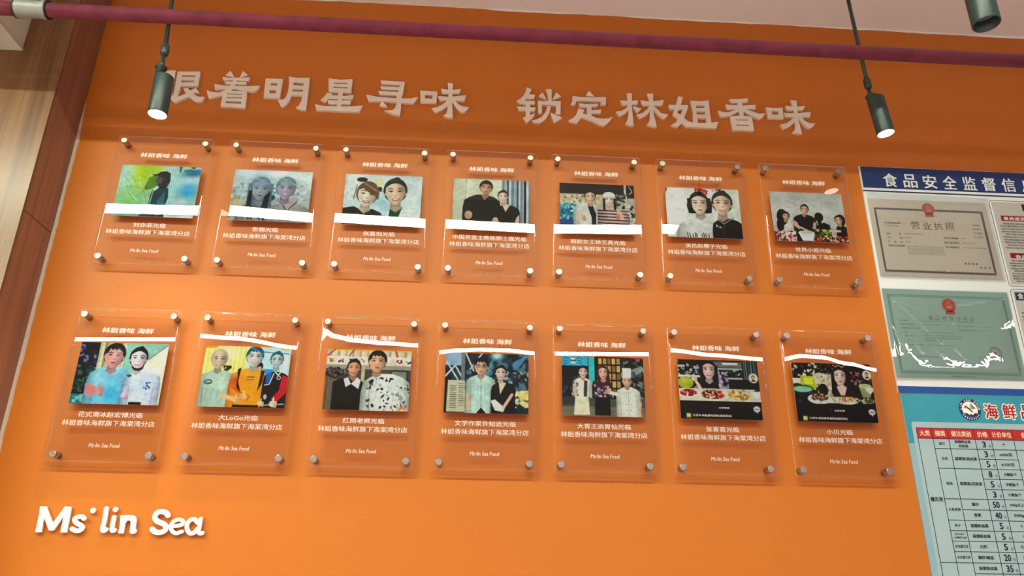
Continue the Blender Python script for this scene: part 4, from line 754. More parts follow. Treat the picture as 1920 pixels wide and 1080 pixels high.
def pic11():
    p = new((40, 60, 72)); p.clutter(0, 0, 1, .45, [(20, 30, 40), (50, 80, 90), (30, 44, 60), (90, 130, 140)], 90, .02, .06); p.rect(0, 0, .2, .16, (150, 176, 196)); p.soft(.62, .03, .08, .05, (200, 244, 255), 1)
    p.poly([(.6, .02), (.4, .3), (.5, .32)], (110, 170, 190), .6); p.poly([(.64, .02), (.6, .25), (.72, .2)], (90, 160, 186), .6); p.poly([(.82, .1), (1, .0), (.8, .28)], (110, 180, 220), .7)
    for L_ in (((0, .3), (.12, .16), (.2, .3)), ((.02, .12), (.16, .34)), ((.24, 0), (.34, .22)), ((.44, 0), (.3, .2))): p.line(list(L_), .018, (196, 206, 214))
    p.rect(.19, 0, .235, .34, (120, 130, 134)); p.clutter(.6, .2, 1, .6, [(24, 34, 50), (60, 70, 90), (110, 130, 140), (170, 180, 170)], 80, .01, .035); p.rect(0, .3, .05, HH, (20, 26, 34))
    p.poly([(.04, .34), (.24, .34), (.25, .72), (.03, .72)], (196, 196, 172)); 
    for i in range(11): p.line([(.07, .41 + i * .026), (.14, .41 + i * .026)], .009, (96, 98, 84)); p.line([(.17, .38 + i * .026), (.23, .38 + i * .026)], .009, (110, 112, 96))
    p.bust(.43, .27, .36, (190, 214, 206)); p.line([(.43, .3), (.44, .7)], .008, (130, 150, 144)); p.poly([(.26, .5), (.31, .5), (.31, .68), (.26, .7)], (206, 176, 150)); p.poly([(.55, .5), (.59, .5), (.58, .66)], (206, 176, 150)); p.poly([(.38, HH), (.44, .66), (.5, HH)], (24, 34, 54))
    p.bust(.70, .35, .30, (26, 28, 44)); p.poly([(.64, .34), (.66, .5), (.73, .36)], (226, 200, 180)); p.poly([(.55, .58), (.6, .56), (.72, .66), (.7, .71), (.6, .69)], (226, 226, 210)); p.line([(.8, .5), (.7, .66)], .035, (222, 190, 166)); p.clutter(.84, .45, 1, .66, [(226, 210, 130), (200, 210, 190), (240, 230, 170)], 26, .015, .04)
    p.head(.43, .17, .22, (214, 180, 156), (34, 26, 26), 'short', .02, False, male=True, glasses=True, lip=(170, 110, 100)); p.head(.665, .24, .18, (228, 204, 190), (30, 34, 44), 'bun', .04, True)
    return p
def pic12():
    p = new((50, 56, 60)); p.rect(0, 0, .32, .12, (60, 180, 210)); p.ell(.14, .06, .05, .035, (200, 236, 240)); 
    for k in (-1, 1):
        for j in range(3): p.line([(.14, .06), (.14 + k * .08, .02 + .035 * j), (.14 + k * .11, .04 + .035 * j)], .008, (40, 60, 80))
    p.rect(0, .12, .34, .56, (24, 30, 44)); p.clutter(0, .14, .3, .5, [(30, 40, 60), (60, 80, 100), (24, 20, 30), (110, 100, 90)], 60, .01, .035); p.rect(.33, 0, .40, .6, (70, 190, 196)); p.rect(.40, 0, .72, .52, (24, 22, 26))
    for i in range(5):
        for j in range(5): p.rect(.45 + .055 * i, .02 + .095 * j, .49 + .055 * i, .095 + .095 * j, [(206, 176, 110), (176, 150, 96), (150, 110, 60)][(i + 2 * j) % 3])
    p.rect(.72, 0, 1, HH, (50, 60, 62)); p.poly([(.72, .2), (1, .1), (1, .2), (.72, .26)], (150, 160, 160)); p.clutter(.74, .02, 1, .6, [(30, 36, 40), (90, 100, 100), (130, 140, 136), (24, 26, 30)], 70, .01, .04); p.rect(.84, 0, 1, .02, (196, 40, 50)); p.rect(0, .52, 1, .62, (96, 96, 88)); p.rect(0, .62, 1, HH, (130, 124, 106)); p.rect(0, .5, .15, .6, (70, 74, 76))
    p.bust(.25, .27, .24, (222, 220, 206), y1=.5); p.poly([(.16, .5), (.32, .5), (.33, .72), (.14, .72)], (216, 216, 190)); p.poly([(.27, .3), (.31, .3), (.3, .5), (.26, .5)], (70, 72, 76)); p.clutter(.12, .33, .2, .5, [(90, 80, 80), (200, 190, 180)], 14, .01, .02); p.hand(.16, .43, .03)
    p.bust(.49, .27, .25, (80, 60, 80), y1=.52); p.clutter(.39, .3, .62, .5, [(190, 160, 170), (60, 44, 60), (214, 196, 196), (110, 70, 90)], 60, .008, .022); p.poly([(.4, .5), (.58, .5), (.58, .72), (.39, .72)], (22, 20, 26))
    p.bust(.80, .37, .30, (220, 226, 214)); p.line([(.8, .42), (.8, .72)], .006, (150, 156, 150)); 
    for j in range(4): p.ell(.775, .44 + .07 * j, .006, .006, (120, 126, 120)); p.ell(.825, .44 + .07 * j, .006, .006, (120, 126, 120))
    p.line([(.66, .46), (.56, .44)], .04, (220, 226, 214)); p.hand(.55, .43, .03, side=-1); p.poly([(.93, .56), (.96, .55), (.94, .7), (.92, .7)], (214, 176, 150))
    p.head(.26, .2, .15, (226, 196, 176), (30, 26, 26), 'bun', .04, True); p.head(.50, .2, .17, (226, 190, 170), (90, 46, 34), 'long', -.04, True); p.head(.79, .30, .15, (214, 176, 150), (30, 26, 26), 'chef', 0, True, male=True)
    return p
def screen_bits(p, avatar, heart):
    p.rect(0, .51, 1, HH, (10, 10, 14)); p.ell(*avatar, .058, .06, (214, 210, 190)); x, y = avatar; p.ell(x, y - .015, .02, .024, (40, 34, 34)); p.ell(x, y - .01, .012, .016, (214, 186, 160)); p.poly([(x - .035, y + .04), (x, y + .01), (x + .035, y + .04)], (36, 32, 34))
    hx, hy = heart; p.ell(hx - .018, hy, .03, .028, (222, 222, 222)); p.ell(hx + .024, hy, .03, .028, (222, 222, 222)); p.poly([(hx - .045, hy + .01), (hx + .05, hy + .01), (hx + .003, hy + .065)], (222, 222, 222))
    p.ell(.935, .60, .042, .037, (206, 206, 206)); p.poly([(.92, .63), (.95, .63), (.94, .655)], (206, 206, 206))
    for k in (-1, 0, 1): p.ell(.935 + k * .018, .60, .006, .006, (20, 20, 24))
    p.rect(.075, .665, .125, .715, (196, 206, 110)); p.ell(.1, .69, .012, .012, (240, 244, 220))
    for dx, dy in ((-.018, -.014), (.0, -.014), (-.018, .014), (.0, .014)): p.ell(.44 + dx, .594 + dy, .004, .004, (190, 190, 190))
def pic13():
    p = new((20, 22, 26)); p.clutter(0, .02, .28, .1, [(190, 186, 170), (60, 60, 60)], 6, .01, .03); p.rect(0, .07, .09, .1, (190, 196, 192)); p.rect(.2, .09, .3, .12, (170, 176, 170)); p.clutter(0, .1, .34, .22, [(200, 206, 200), (24, 24, 28), (90, 96, 96)], 60, .006, .02); p.rect(0, .2, .3, .225, (206, 210, 204)); p.rect(.45, .02, .8, .09, (110, 120, 116)); p.rect(.56, .035, .75, .06, (214, 220, 216)); p.rect(.48, .1, .8, .19, (170, 180, 176)); p.clutter(.5, .12, .82, .22, [(24, 26, 30), (60, 66, 66), (30, 30, 34)], 46, .01, .03); p.rect(.6, .22, .85, .24, (180, 186, 180)); p.stripes(.80, 0, .98, .24, [(24, 30, 32), (90, 110, 110), (40, 50, 52), (130, 140, 136)], .016)
    p.ell(.09, .29, .095, .075, (170, 176, 60)); p.soft(.07, .26, .04, .03, (206, 210, 130), .6)
    p.bust(.39, .28, .46, (176, 160, 190), y1=.45); p.clutter(.28, .3, .62, .44, [(110, 96, 130), (206, 190, 206), (40, 36, 48), (190, 150, 160)], 90, .008, .026, .9); p.clutter(.5, .16, .62, .4, [(160, 150, 180), (206, 190, 200), (60, 56, 66)], 50, .01, .03)
    p.head(.385, .13, .24, (226, 196, 190), (22, 16, 20), 'long', .02, True, lip=(150, 30, 50)); p.line([(.29, .4), (.2, .24)], .035, (226, 196, 180)); p.hand(.2, .24, .035, (226, 196, 180)); p.line([(.18, .22), (.12, .19)], .006, (190, 170, 130))
    p.rect(0, .36, 1, .51, (206, 204, 190)); p.ell(.1, .42, .13, .06, (226, 222, 210)); p.food(.01, .37, .22, .46, [(190, 40, 26), (150, 24, 20), (226, 110, 90), (120, 16, 16)], 60, .01, .03); p.ell(.42, .44, .19, .07, (220, 216, 200)); p.food(.27, .37, .56, .49, [(176, 50, 20), (130, 24, 16), (214, 130, 70), (90, 20, 14)], 90, .01, .028); p.food(.6, .36, .88, .5, [(214, 180, 100), (230, 206, 140), (176, 140, 66), (150, 110, 50)], 110, .008, .028); p.ell(.97, .4, .06, .04, (40, 44, 50))
    screen_bits(p, (.93, .22), (.955, .41)); return p
def pic14():
    p = new((20, 18, 24)); p.clutter(0, 0, .3, .3, [(196, 186, 170), (24, 20, 20), (90, 70, 60), (226, 220, 206)], 90, .008, .028); p.ell(.31, .05, .025, .02, (210, 214, 210)); p.clutter(.3, .02, .6, .2, [(60, 60, 64), (26, 24, 30), (120, 116, 116)], 26, .006, .016); p.clutter(.72, .1, .88, .3, [(150, 70, 90), (60, 40, 50), (176, 140, 140), (30, 26, 34)], 44, .01, .026); p.clutter(.85, .2, 1, .36, [(24, 22, 30), (70, 66, 70)], 30, .01, .03)
    p.rect(.0, .2, .1, .26, (214, 210, 200)); p.poly([(.1, .17), (.3, .17), (.28, .34), (.1, .34)], (170, 190, 40)); p.poly([(.14, .19), (.26, .19), (.25, .27), (.14, .27)], (206, 214, 80)); p.poly([(.26, .15), (.34, .12), (.54, .16), (.6, .26), (.6, .5), (.42, .5), (.4, .3), (.28, .26)], (206, 200, 178)); p.clutter(.28, .13, .58, .5, [(176, 160, 120), (222, 216, 196), (150, 136, 100), (110, 100, 76)], 100, .006, .018, .8); p.ell(.37, .34, .06, .08, (20, 20, 24)); p.clutter(.0, .36, .24, .5, [(30, 34, 60), (60, 66, 90), (20, 20, 30)], 26, .02, .04)
    p.ell(.11, .33, .14, .05, (24, 96, 66)); p.ell(.11, .335, .12, .035, (150, 200, 170)); p.ell(.31, .45, .15, .065, (206, 214, 204)); p.food(.2, .38, .42, .48, [(120, 70, 40), (60, 36, 24), (190, 150, 110), (90, 60, 40)], 80, .008, .022); p.ell(.65, .46, .15, .055, (214, 218, 206)); p.food(.54, .37, .77, .48, [(220, 150, 50), (190, 110, 30), (240, 200, 110), (150, 80, 30)], 80, .008, .024); p.food(.76, .43, 1, .5, [(170, 160, 110), (90, 110, 50), (206, 200, 170), (80, 60, 40)], 60, .008, .022)
    p.poly([(.82, .28), (.98, .27), (.95, .42), (.85, .42)], (150, 160, 110)); p.ell(.9, .28, .08, .03, (190, 200, 150)); p.line([(.86, .29), (.82, .2)], .006, (206, 206, 200))
    p.bust(.62, .30, .28, (70, 50, 50), y1=.42); p.head(.60, .165, .24, (222, 196, 186), (26, 16, 20), 'long', .06, False, lip=(150, 40, 54)); p.poly([(.54, .3), (.62, .27), (.67, .3), (.63, .4), (.58, .4)], (222, 196, 186)); p.ell(.565, .02, .035, .028, (60, 54, 54)); p.ell(.645, .025, .035, .028, (60, 54, 54)); p.line([(.53, .02), (.56, .045), (.6, .02), (.64, .05), (.68, .02)], .008, (200, 186, 150))
    screen_bits(p, (.945, .14), (.95, .32)); return p
PICS = [pic1, pic2, pic3, pic4, pic5, pic6, pic7, pic8, pic9, pic10, pic11, pic12, pic13, pic14]

# ------------------------------------------------------------------ acrylic photo panels on steel standoffs
CAP = ['刘亦菲光临', '张俪光临', '张嘉倪光临', '中国男篮主教练郭士强光临', '短剧女王徐艺真光临', '演员赵樱子光临', '世界小姐光临',
       '花式滑冰赵宏博光临', '大LoGo光临', '红雨老师光临', '文学作家许知远光临', '大胃王浪胃仙光临', '张喜喜光临', '小贝光临']
BR = '林姐香味海鲜旗下海棠湾分店'
LBL = ['person in dark cap seen in profile', 'two hazy smiling people close up under a pale ceiling', 'two smiling women close up before a pale wall', 'tall man in black polo beside a woman in black',
       'woman in white jacket beside one in striped sweater', 'woman with bobbed hair beside a smiling woman in black jacket', 'four people cooking around a white bowl',
       'man in pale blue polo giving a thumbs up', 'chef, person in orange sweater and one in red-sleeved jacket', 'woman in black dress beside a man in patterned white shirt',
       'man with glasses beside a woman holding a white book', 'two women and a chef in tall white hat', 'woman in purple floral shirt eating behind plates of seafood', 'long-haired woman in sunglasses behind green bowl and dishes']
PW, PH, MX, MZ = .25, .396, .0205, .0205
YF, YBK = -.030, -.026
def interp(T_, x):
    if not T_: return 2.65, 0.0
    if x <= T_[0][0]: return T_[0][1], T_[0][2]
    for a, b_ in zip(T_[:-1], T_[1:]):
        if x <= b_[0]:
            t = (x - a[0]) / (b_[0] - a[0]); t = t * t * (3 - 2 * t) if len(T_) > 2 else t
            return a[1] + t * (b_[1] - a[1]), a[2] + t * (b_[2] - a[2])
    return T_[-1][1], T_[-1][2]
def sheet(i, x0, z0):
    NX, NZ = 40, 60; a, b_ = x0 - MX, x0 + PW + MX; c, d = z0 - PH - MZ, z0 + MZ
    V = []; F = []; MI = []
    s_ = .045; cr = .008
    for k in range(NZ + 1):
        for j in range(NX + 1):
            x = a + (b_ - a) * j / NX; z = c + (d - c) * k / NZ
            zs, dl = interp(BOW[i], x - x0)
            if i == 6: zs, dl = 2.65, .0
            e = dl * s_ * math.tanh((z - zs) / s_)
            # rounded corners: pull the corner vertices in
            px, pz = x, z
            for qx, qz, ux, uz in ((a, c, 1, 1), (b_, c, -1, 1), (a, d, 1, -1), (b_, d, -1, -1)):
                dx, dz = (x - qx) * ux, (z - qz) * uz
                if dx < cr and dz < cr:
                    rx, rz = cr - dx, cr - dz; mm = max(rx, rz); ll = math.hypot(rx, rz)
                    if ll > 0: px = qx + ux * (cr - rx * mm / ll); pz = qz + uz * (cr - rz * mm / ll)
            V.append((px, YF + e, pz))
    n = len(V); W1 = NX + 1
    for k in range(NZ):
        for j in range(NX): p = k * W1 + j; F.append((p, p + 1, p + 1 + W1, p + W1)); MI.append(0)
    ring = [j for j in range(W1)] + [k * W1 + NX for k in range(1, NZ + 1)] + [NZ * W1 + j for j in range(NX - 1, -1, -1)] + [k * W1 for k in range(NZ - 1, 0, -1)]
    for r in ring: V.append((V[r][0], YBK, V[r][2]))
    for q in range(len(ring)):
        q2 = (q + 1) % len(ring); F.append((ring[q2], ring[q], n + q, n + q2)); MI.append(2)
    F.append(tuple(n + q for q in range(len(ring) - 1, -1, -1))); MI.append(1)
    return V, F, MI
def standoff_parts(org):
    b = MB(); b.lathe((0, 0, 0), (0, YBK, 0), [(0, .0085), (-YBK, .0085)], 20); body = b
    c = MB(); c.lathe((0, YF - .0015, 0), (0, YF - .0075, 0), [(0, .0096), (.0045, .0100), (.0055, .0094), (.006, .0085)], 24)
    return body, c
sb, sc = standoff_parts(None)
col_x = [-1.030, -.685, -.3405, 0.0, .3385, .682, 1.0265]
proto = None
for i in range(14):
    x0 = col_x[i % 7]; z0 = (2.8865 if i < 7 else 2.309)
    ri = i % 7
    where = 'upper' if i < 7 else 'lower'
    t = tag(empty('acrylic_photo_panel', (x0 + PW / 2, 0, z0 - PH / 2)), '%s acrylic panel, photo of %s' % (where, LBL[i]), 'photo panel', 'clear acrylic photo panels on the orange wall')
    O = t.location
    V, F, MI = sheet(i, x0, z0)
    o = mesh_obj('acrylic_sheet', V, F, [M_CLEAR, M_CLEARB, M_EDGE], t, False, O, MI)
    o.data.polygons.foreach_set('use_smooth', [m_ == 0 for m_ in MI]); 
    picture_mesh('photo_print', PICS[i](), x0 + .006, x0 + .247, z0 - .2565, z0 - .080, -.0240, .0022, t, O)
    yt = -.0254
    b = MB(); add_text(b, '林姐香味 海鲜', x0 + .054, x0 + .197, z0 - .0515, z0 - .0355, yt, bold=.026, shear=.06); b.obj('header_lettering', M_INKW, t, origin=O)
    n = len(CAP[i]); wd = n * .0192 if n < 12 else .228
    if i == 8: wd = .108
    b = MB(); add_text(b, CAP[i], x0 + .125 - wd / 2, x0 + .125 + wd / 2, z0 - .2935, z0 - .2785, yt, bold=.012); b.obj('caption_lettering', M_INKW, t, origin=O)
    b = MB(); add_text(b, BR, x0 + .001, x0 + .248, z0 - .3175, z0 - .3015, yt, bold=.012); b.obj('branch_lettering', M_INKW, t, origin=O)
    b = MB(); add_text(b, 'Ms·lin Sea Food', x0 + .084, x0 + .166, z0 - .3755, z0 - .3645, yt, bold=.014, shear=.15); b.obj('footer_lettering', M_INKW, t, origin=O)
    if i >= 12:
        b = MB(); q = x0 + .006; wq = .241
        add_text(b, '全屏观看', q + .47 * wq, q + .60 * wq, z0 - .08 - .604 * wq, z0 - .08 - .582 * wq, -.02425, bold=.01); add_text(b, '三亚市·林姐香味海鲜(海棠湾店)', q + .145 * wq, q + .62 * wq, z0 - .08 - .708 * wq, z0 - .08 - .676 * wq, -.02425, bold=.01)
        b.obj('screen_lettering', M_INKW, t, origin=O)
    for k, (sx, sz) in enumerate(((x0, z0), (x0 + PW, z0), (x0, z0 - PH), (x0 + PW, z0 - PH))):
        if proto is None:
            so = sb.obj('standoff', M_METAL, None, True); cp = sc.obj('standoff_cap', M_METAL, None, False)
            proto = (so, cp)
        else:
            so = proto[0].copy(); cp = proto[1].copy(); COL.objects.link(so); COL.objects.link(cp)
        so.parent = t; so.location = Vector((sx, 0, sz)) - Vector(O); cp.parent = so; cp.location = (0, 0, 0)

# ------------------------------------------------------------------ the information board at the right
XB0, XB1, ZB0, ZB1 = 1.361, 2.72, 2.150, 2.928
YB0 = -.006
t = tag(empty('information_board', ((XB0 + XB1) / 2, 0, ZB0)), 'large white and blue information board at the right, blue header band across its top', 'notice board')
O = t.location
b = MB(); b.box(XB0, XB1, YB0, -.0005, ZB0, ZB1); b.obj('board_panel', M_BOARD, t, origin=O)
b = MB(); b.box(XB0 + .004, XB1 - .004, YB0 - .0004, YB0, 2.846, ZB1 - .001); b.obj('header_band', M_BLUE, t, origin=O)
b = MB(); b.box(XB0, XB1, YB0 - .0004, YB0, 2.832, 2.837); b.obj('header_line', M_DBLUE, t, origin=O)
b = MB(); b.box(XB0, XB1, YB0 - .0004, YB0, ZB0, ZB0 + .021); b.obj('footer_band', M_BLUEF, t, origin=O)
for k, ch in enumerate('食品安全监督信息公示栏'):
    b = MB(); x = 1.4385 + .0687 * k; add_text(b, ch, x, x + .046, 2.853, 2.903, YB0 - .0008, bold=.02, res=4); b.obj('header_character', M_BTXT, t, origin=O)
def rounded(x0, x1, z0, z1, r, n=6):
    P = []
    for cx, cz, a0 in ((x1 - r, z1 - r, 0), (x0 + r, z1 - r, 90), (x0 + r, z0 + r, 180), (x1 - r, z0 + r, 270)):
        for k in range(n + 1): a = math.radians(a0 + 90 * k / n); P.append((cx + r * math.cos(a), cz + r * math.sin(a)))
    return P
def frame_outline(name, x0, x1, z0, z1):
    b = MB(); b.prism(rounded(x0, x1, z0, z1, .012), [list(reversed(rounded(x0 + .0016, x1 - .0016, z0 + .0016, z1 - .0016, .0105)))], YB0 - .0006, YB0); return b.obj(name, M_DBLUE, t, origin=O)
frame_outline('notice_frame', 1.789, 2.25, 2.508, 2.818); frame_outline('notice_frame', 1.788, 2.25, 2.19, 2.499)
frame_outline('notice_frame', 2.27, 2.70, 2.508, 2.818); frame_outline('notice_frame', 2.27, 2.70, 2.19, 2.499)
def fine_lines(p, x0, x1, y0, y1, n, ch, c, indent=0.0, ragged=True, a=.85):
    """rows of print too small to read"""
    for k in range(n):
        y = y0 + (y1 - y0) * (k + .5) / n; hgt = (y1 - y0) / n * .55; x = x0 + (indent if k % 4 == 0 else 0)
        end = x1 - (p.r.rand() * .5 * (x1 - x0) if ragged and k % 4 == 3 else 0)
        while x < end:
            w_ = ch * (.7 + .3 * p.r.rand()); p.rect(x, y - hgt / 2, x + w_ * .8, y + hgt / 2, c, a * (.55 + .45 * p.r.rand())); 
            p.rect(x + w_ * .2, y - hgt * .15, x + w_ * .55, y + hgt * .12, (200, 200, 192), .6); x += w_
p = Pic(230, 158, (206, 206, 198)); p.r = np.random.RandomState(11)
p.rect(.05, .12, .98, .165, (150, 34, 34)); fine_lines(p, .03, .97, .175, .40, 10, .013, (60, 60, 60), .02); p.rect(.05, .43, .98, .475, (150, 34, 34)); fine_lines(p, .03, .97, .485, .67, 9, .013, (50, 50, 50), .02)
o = picture_mesh('printed_notice', p, 1.797, 2.24, 2.515, 2.812, YB0 - .0010, .0004, t, O); o['label'] = 'notice text under two red headings'
b = MB(); add_text(b, '餐具清洗消毒保洁管理制度', 1.826, 2.05, 2.744, 2.757, YB0 - .0014, bold=.01); add_text(b, '食品添加剂使用管理制度', 1.834, 2.06, 2.606, 2.619, YB0 - .0014, bold=.01); b.obj('red_heading_lettering', M_BTXT, t, origin=O)
b = MB(); b.box(1.900, 2.14, YB0 - .0016, YB0 - .0011, 2.781, 2.806); b.obj('notice_title_bar', M_DBLUE, t, origin=O)
p = Pic(230, 158, (206, 208, 200)); p.r = np.random.RandomState(12); fine_lines(p, .03, .97, .13, .66, 18, .015, (44, 44, 46), .025)
picture_mesh('printed_notice', p, 1.796, 2.24, 2.197, 2.492, YB0 - .0010, .0004, t, O)
b = MB(); b.box(1.801, 2.05, YB0 - .0016, YB0 - .0011, 2.460, 2.487); b.obj('notice_title_bar', M_DBLUE, t, origin=O)
b = MB(); add_text(b, '食品安全管理制度', 1.808, 1.97, 2.464, 2.484, YB0 - .0020, bold=.012); b.obj('notice_title_lettering', M_BTXT, t, origin=O)
def sleeve(c, ylo, yhi, seed, creases):
    """clear film pocket: wavy sheet, corners c = TL, TR, BL, BR"""
    NX, NZ = 180, 130; V = []; F = []; r = np.random.RandomState(seed); ph = r.rand(12) * 6.28
    for k in range(NZ + 1):
        for j in range(NX + 1):
            u, w_ = j / NX, k / NZ
            x = (1 - w_) * ((1 - u) * c[0][0] + u * c[1][0]) + w_ * ((1 - u) * c[2][0] + u * c[3][0]); z = (1 - w_) * ((1 - u) * c[0][1] + u * c[1][1]) + w_ * ((1 - u) * c[2][1] + u * c[3][1])
            e = min(1, 8 * min(u, 1 - u, w_, 1 - w_))
            f = .5 + .05 * math.sin(7 * u + 5 * w_ + ph[0]) + .012 * math.sin(21 * u - 12 * w_ + ph[1])
            # taut creases running out of the upper left corner
            an = math.atan2(w_ + .02, u + .02); f += .03 * max(0, math.cos(14 * an)) ** 6 * math.exp(-1.6 * math.hypot(u, w_))
            h_ = 0.0
            for (u0, v0, u1, v1, am) in creases:
                dx, dy = (u1 - u0) * .41, (v1 - v0) * .3; t_ = max(0, min(1, ((u - u0) * .41 * dx + (w_ - v0) * .3 * dy) / (dx * dx + dy * dy))); dd = math.hypot((u - u0) * .41 - t_ * dx, (w_ - v0) * .3 - t_ * dy)
                h_ += am * math.exp(-(dd / .0028) ** 2) * (1 - .6 * t_)
            V.append((x, yhi + (ylo - yhi) * e * f - h_ * e, z))
    for k in range(NZ):
        for j in range(NX): q = k * (NX + 1) + j; F.append((q, q + NX + 1, q + NX + 2, q + 1))
    o = mesh_obj('plastic_sleeve', V, F, M_FILM, t, True, O); return o
sleeve([(1.371, 2.829), (1.785, 2.823), (1.366, 2.522), (1.781, 2.521)], -.013, -.0085, 4, [(.34, .19, .45, .12, .0016), (.34, .2, .5, .3, .0008), (.35, .42, .5, .5, .0015), (.22, .1, .3, .16, .0008), (.52, .05, .6, .2, .0012), (.52, .3, .55, .9, .0008)])['label'] = 'clear film pocket over the cream certificate'
sleeve([(1.364, 2.488), (1.778, 2.488), (1.358, 2.189), (1.768, 2.196)], -.015, -.0085, 8, [(.07, .12, .40, .60, .0018), (.07, .12, .50, .38, .0012), (.07, .1, .38, .17, .0008), (.01, .27, .11, .72, .0016), (.01, .27, .05, .74, .0014), (.55, .19, .95, .08, .0012), (.2, .62, .24, .7, .0016), (.33, .66, .40, .74, .0014), (.5, .66, .56, .76, .0014)])['label'] = 'crinkled clear film pocket over the green certificate'

def cert_pic(paper, ink, w, h, seed, pattern):
    p = Pic(w, h, paper); p.r = np.random.RandomState(seed); H = h / w
    return p, H
# cream certificate
p, H = cert_pic((196, 190, 176), (60, 60, 60), 250, 170, 21, 0)
bx0, bx1, by0, by1 = .052, .945, .09, .635
for q in range(150):
    s_ = q / 150
    for (x, y) in ((bx0 + (bx1 - bx0) * s_, by0), (bx0 + (bx1 - bx0) * s_, by1), (bx0, by0 + (by1 - by0) * s_), (bx1, by0 + (by1 - by0) * s_)):
        p.rect(x - .0085, y - .0085, x + .0085, y + .0085, [(64, 66, 66), (104, 102, 98)][q % 2])
        if q % 3 == 0: p.rect(x - .002, y - .002, x + .002, y + .002, (180, 176, 164))
fine_lines(p, .11, .24, .205, .23, 1, .014, (70, 66, 60)); fine_lines(p, .11, .22, .235, .25, 1, .01, (110, 106, 100))
for k in range(4): fine_lines(p, .84, .91, .2 + .035 * k, .22 + .035 * k, 1, .012, (100, 96, 90)); 
for k, (n_, w_) in enumerate(((2, .15), (2, .05), (3, .04))): 
    for j in range(n_): fine_lines(p, .115 + j * (.1 / max(1, n_ - 1)), .13 + j * (.1 / max(1, n_ - 1)), .30 + .035 * k, .325 + .035 * k, 1, .02, (70, 66, 60))
    fine_lines(p, .26, .26 + w_, .30 + .035 * k, .315 + .035 * k, 1, .01, (110, 106, 98))
fine_lines(p, .115, .235, .405, .43, 1, .022, (70, 66, 60)); fine_lines(p, .26, .56, .41, .49, 5, .01, (124, 120, 110), ragged=False)
for k in range(3): fine_lines(p, .58, .69, .32 + .04 * k, .345 + .04 * k, 1, .024, (74, 70, 64)); fine_lines(p, .72, .76 + .08 * k, .325 + .04 * k, .34 + .04 * k, 1, .01, (120, 116, 108))
for k in range(4): p.rect(.71 + .03 * k, .545, .725 + .03 * k, .56, (90, 86, 80))
for k in range(3): p.rect(.83 + .035 * k, .575, .842 + .035 * k, .59, (100, 96, 90))
C1 = (1.369, 1.774, 2.529, 2.8045)
o = picture_mesh('certificate', p, C1[0], C1[1], C1[2], C1[3], -.0082, .0004, None, ((C1[0] + C1[1]) / 2, -.0082, C1[2]), 1.05)
tag(o, 'cream business licence with dark patterned border, in the upper plastic sleeve of the board', 'certificate', 'certificates in the board sleeves')
b = MB()
for k, ch in enumerate('营业执照'): add_text(b, ch, 1.502 + .0388 * k, 1.502 + .0388 * k + .029, 2.698, 2.7255, -.0084, bold=.0)
def child_at(b, name, M, par): return b.obj(name, M, par, origin=tuple(par.location))
child_at(b, 'title_lettering', M_GOLD, o)
def emblem(cx, cz, r, y, par, M):
    b = MB(); ring = [(cx + r * math.cos(-k * math.pi / 16), cz + r * math.sin(-k * math.pi / 16)) for k in range(32)]
    b.prism(ring, [], y - .0003, y); b.prism([(cx - r * .62, cz - r * .75), (cx + r * .62, cz - r * .75), (cx + r * .7, cz - r * 1.35), (cx - r * .7, cz - r * 1.35)][::-1], [], y - .0003, y)
    child_at(b, 'emblem', M, par)
    b = MB(); q = .62 * r
    def star(x, z, s_):
        P = [(x + s_ * (1 if k % 2 == 0 else .4) * math.sin(k * math.pi / 5), z + s_ * (1 if k % 2 == 0 else .4) * math.cos(k * math.pi / 5)) for k in range(10)]; b.prism(P, [], y - .0006, y - .0003)
    star(cx, cz + r * .38, r * .22)
    for a in (-50, -20, 20, 50): star(cx + q * math.sin(math.radians(a)), cz + r * .25 - q * .6 * (1 - math.cos(math.radians(a))) - .0, r * .08) if False else star(cx + r * .5 * math.sin(math.radians(a)), cz + r * .38 - r * .38 * math.cos(math.radians(a)), r * .09)
    b.box(cx - r * .45, cx + r * .45, y - .0006, y - .0003, cz - r * .42, cz - r * .34); b.box(cx - r * .3, cx + r * .3, y - .0006, y - .0003, cz - r * .34, cz - r * .2)
    b.prism([(cx - r * .36, cz - r * .2), (cx + r * .36, cz - r * .2), (cx + r * .24, cz - r * .08), (cx - r * .24, cz - r * .08)], [], y - .0006, y - .0003)
    child_at(b, 'emblem_relief', mat('emblem_gold_ink', (196, 140, 84), rough=.5), par)
M_EMB1 = mat('faded_red_emblem_ink', (176, 92, 78), rough=.5, noise=.2, scale=90); M_EMB2 = mat('orange_red_emblem_ink', (186, 62, 24), rough=.5, noise=.08, scale=60)
emblem(1.572, 2.7735, .0215, -.0084, o, M_EMB1)
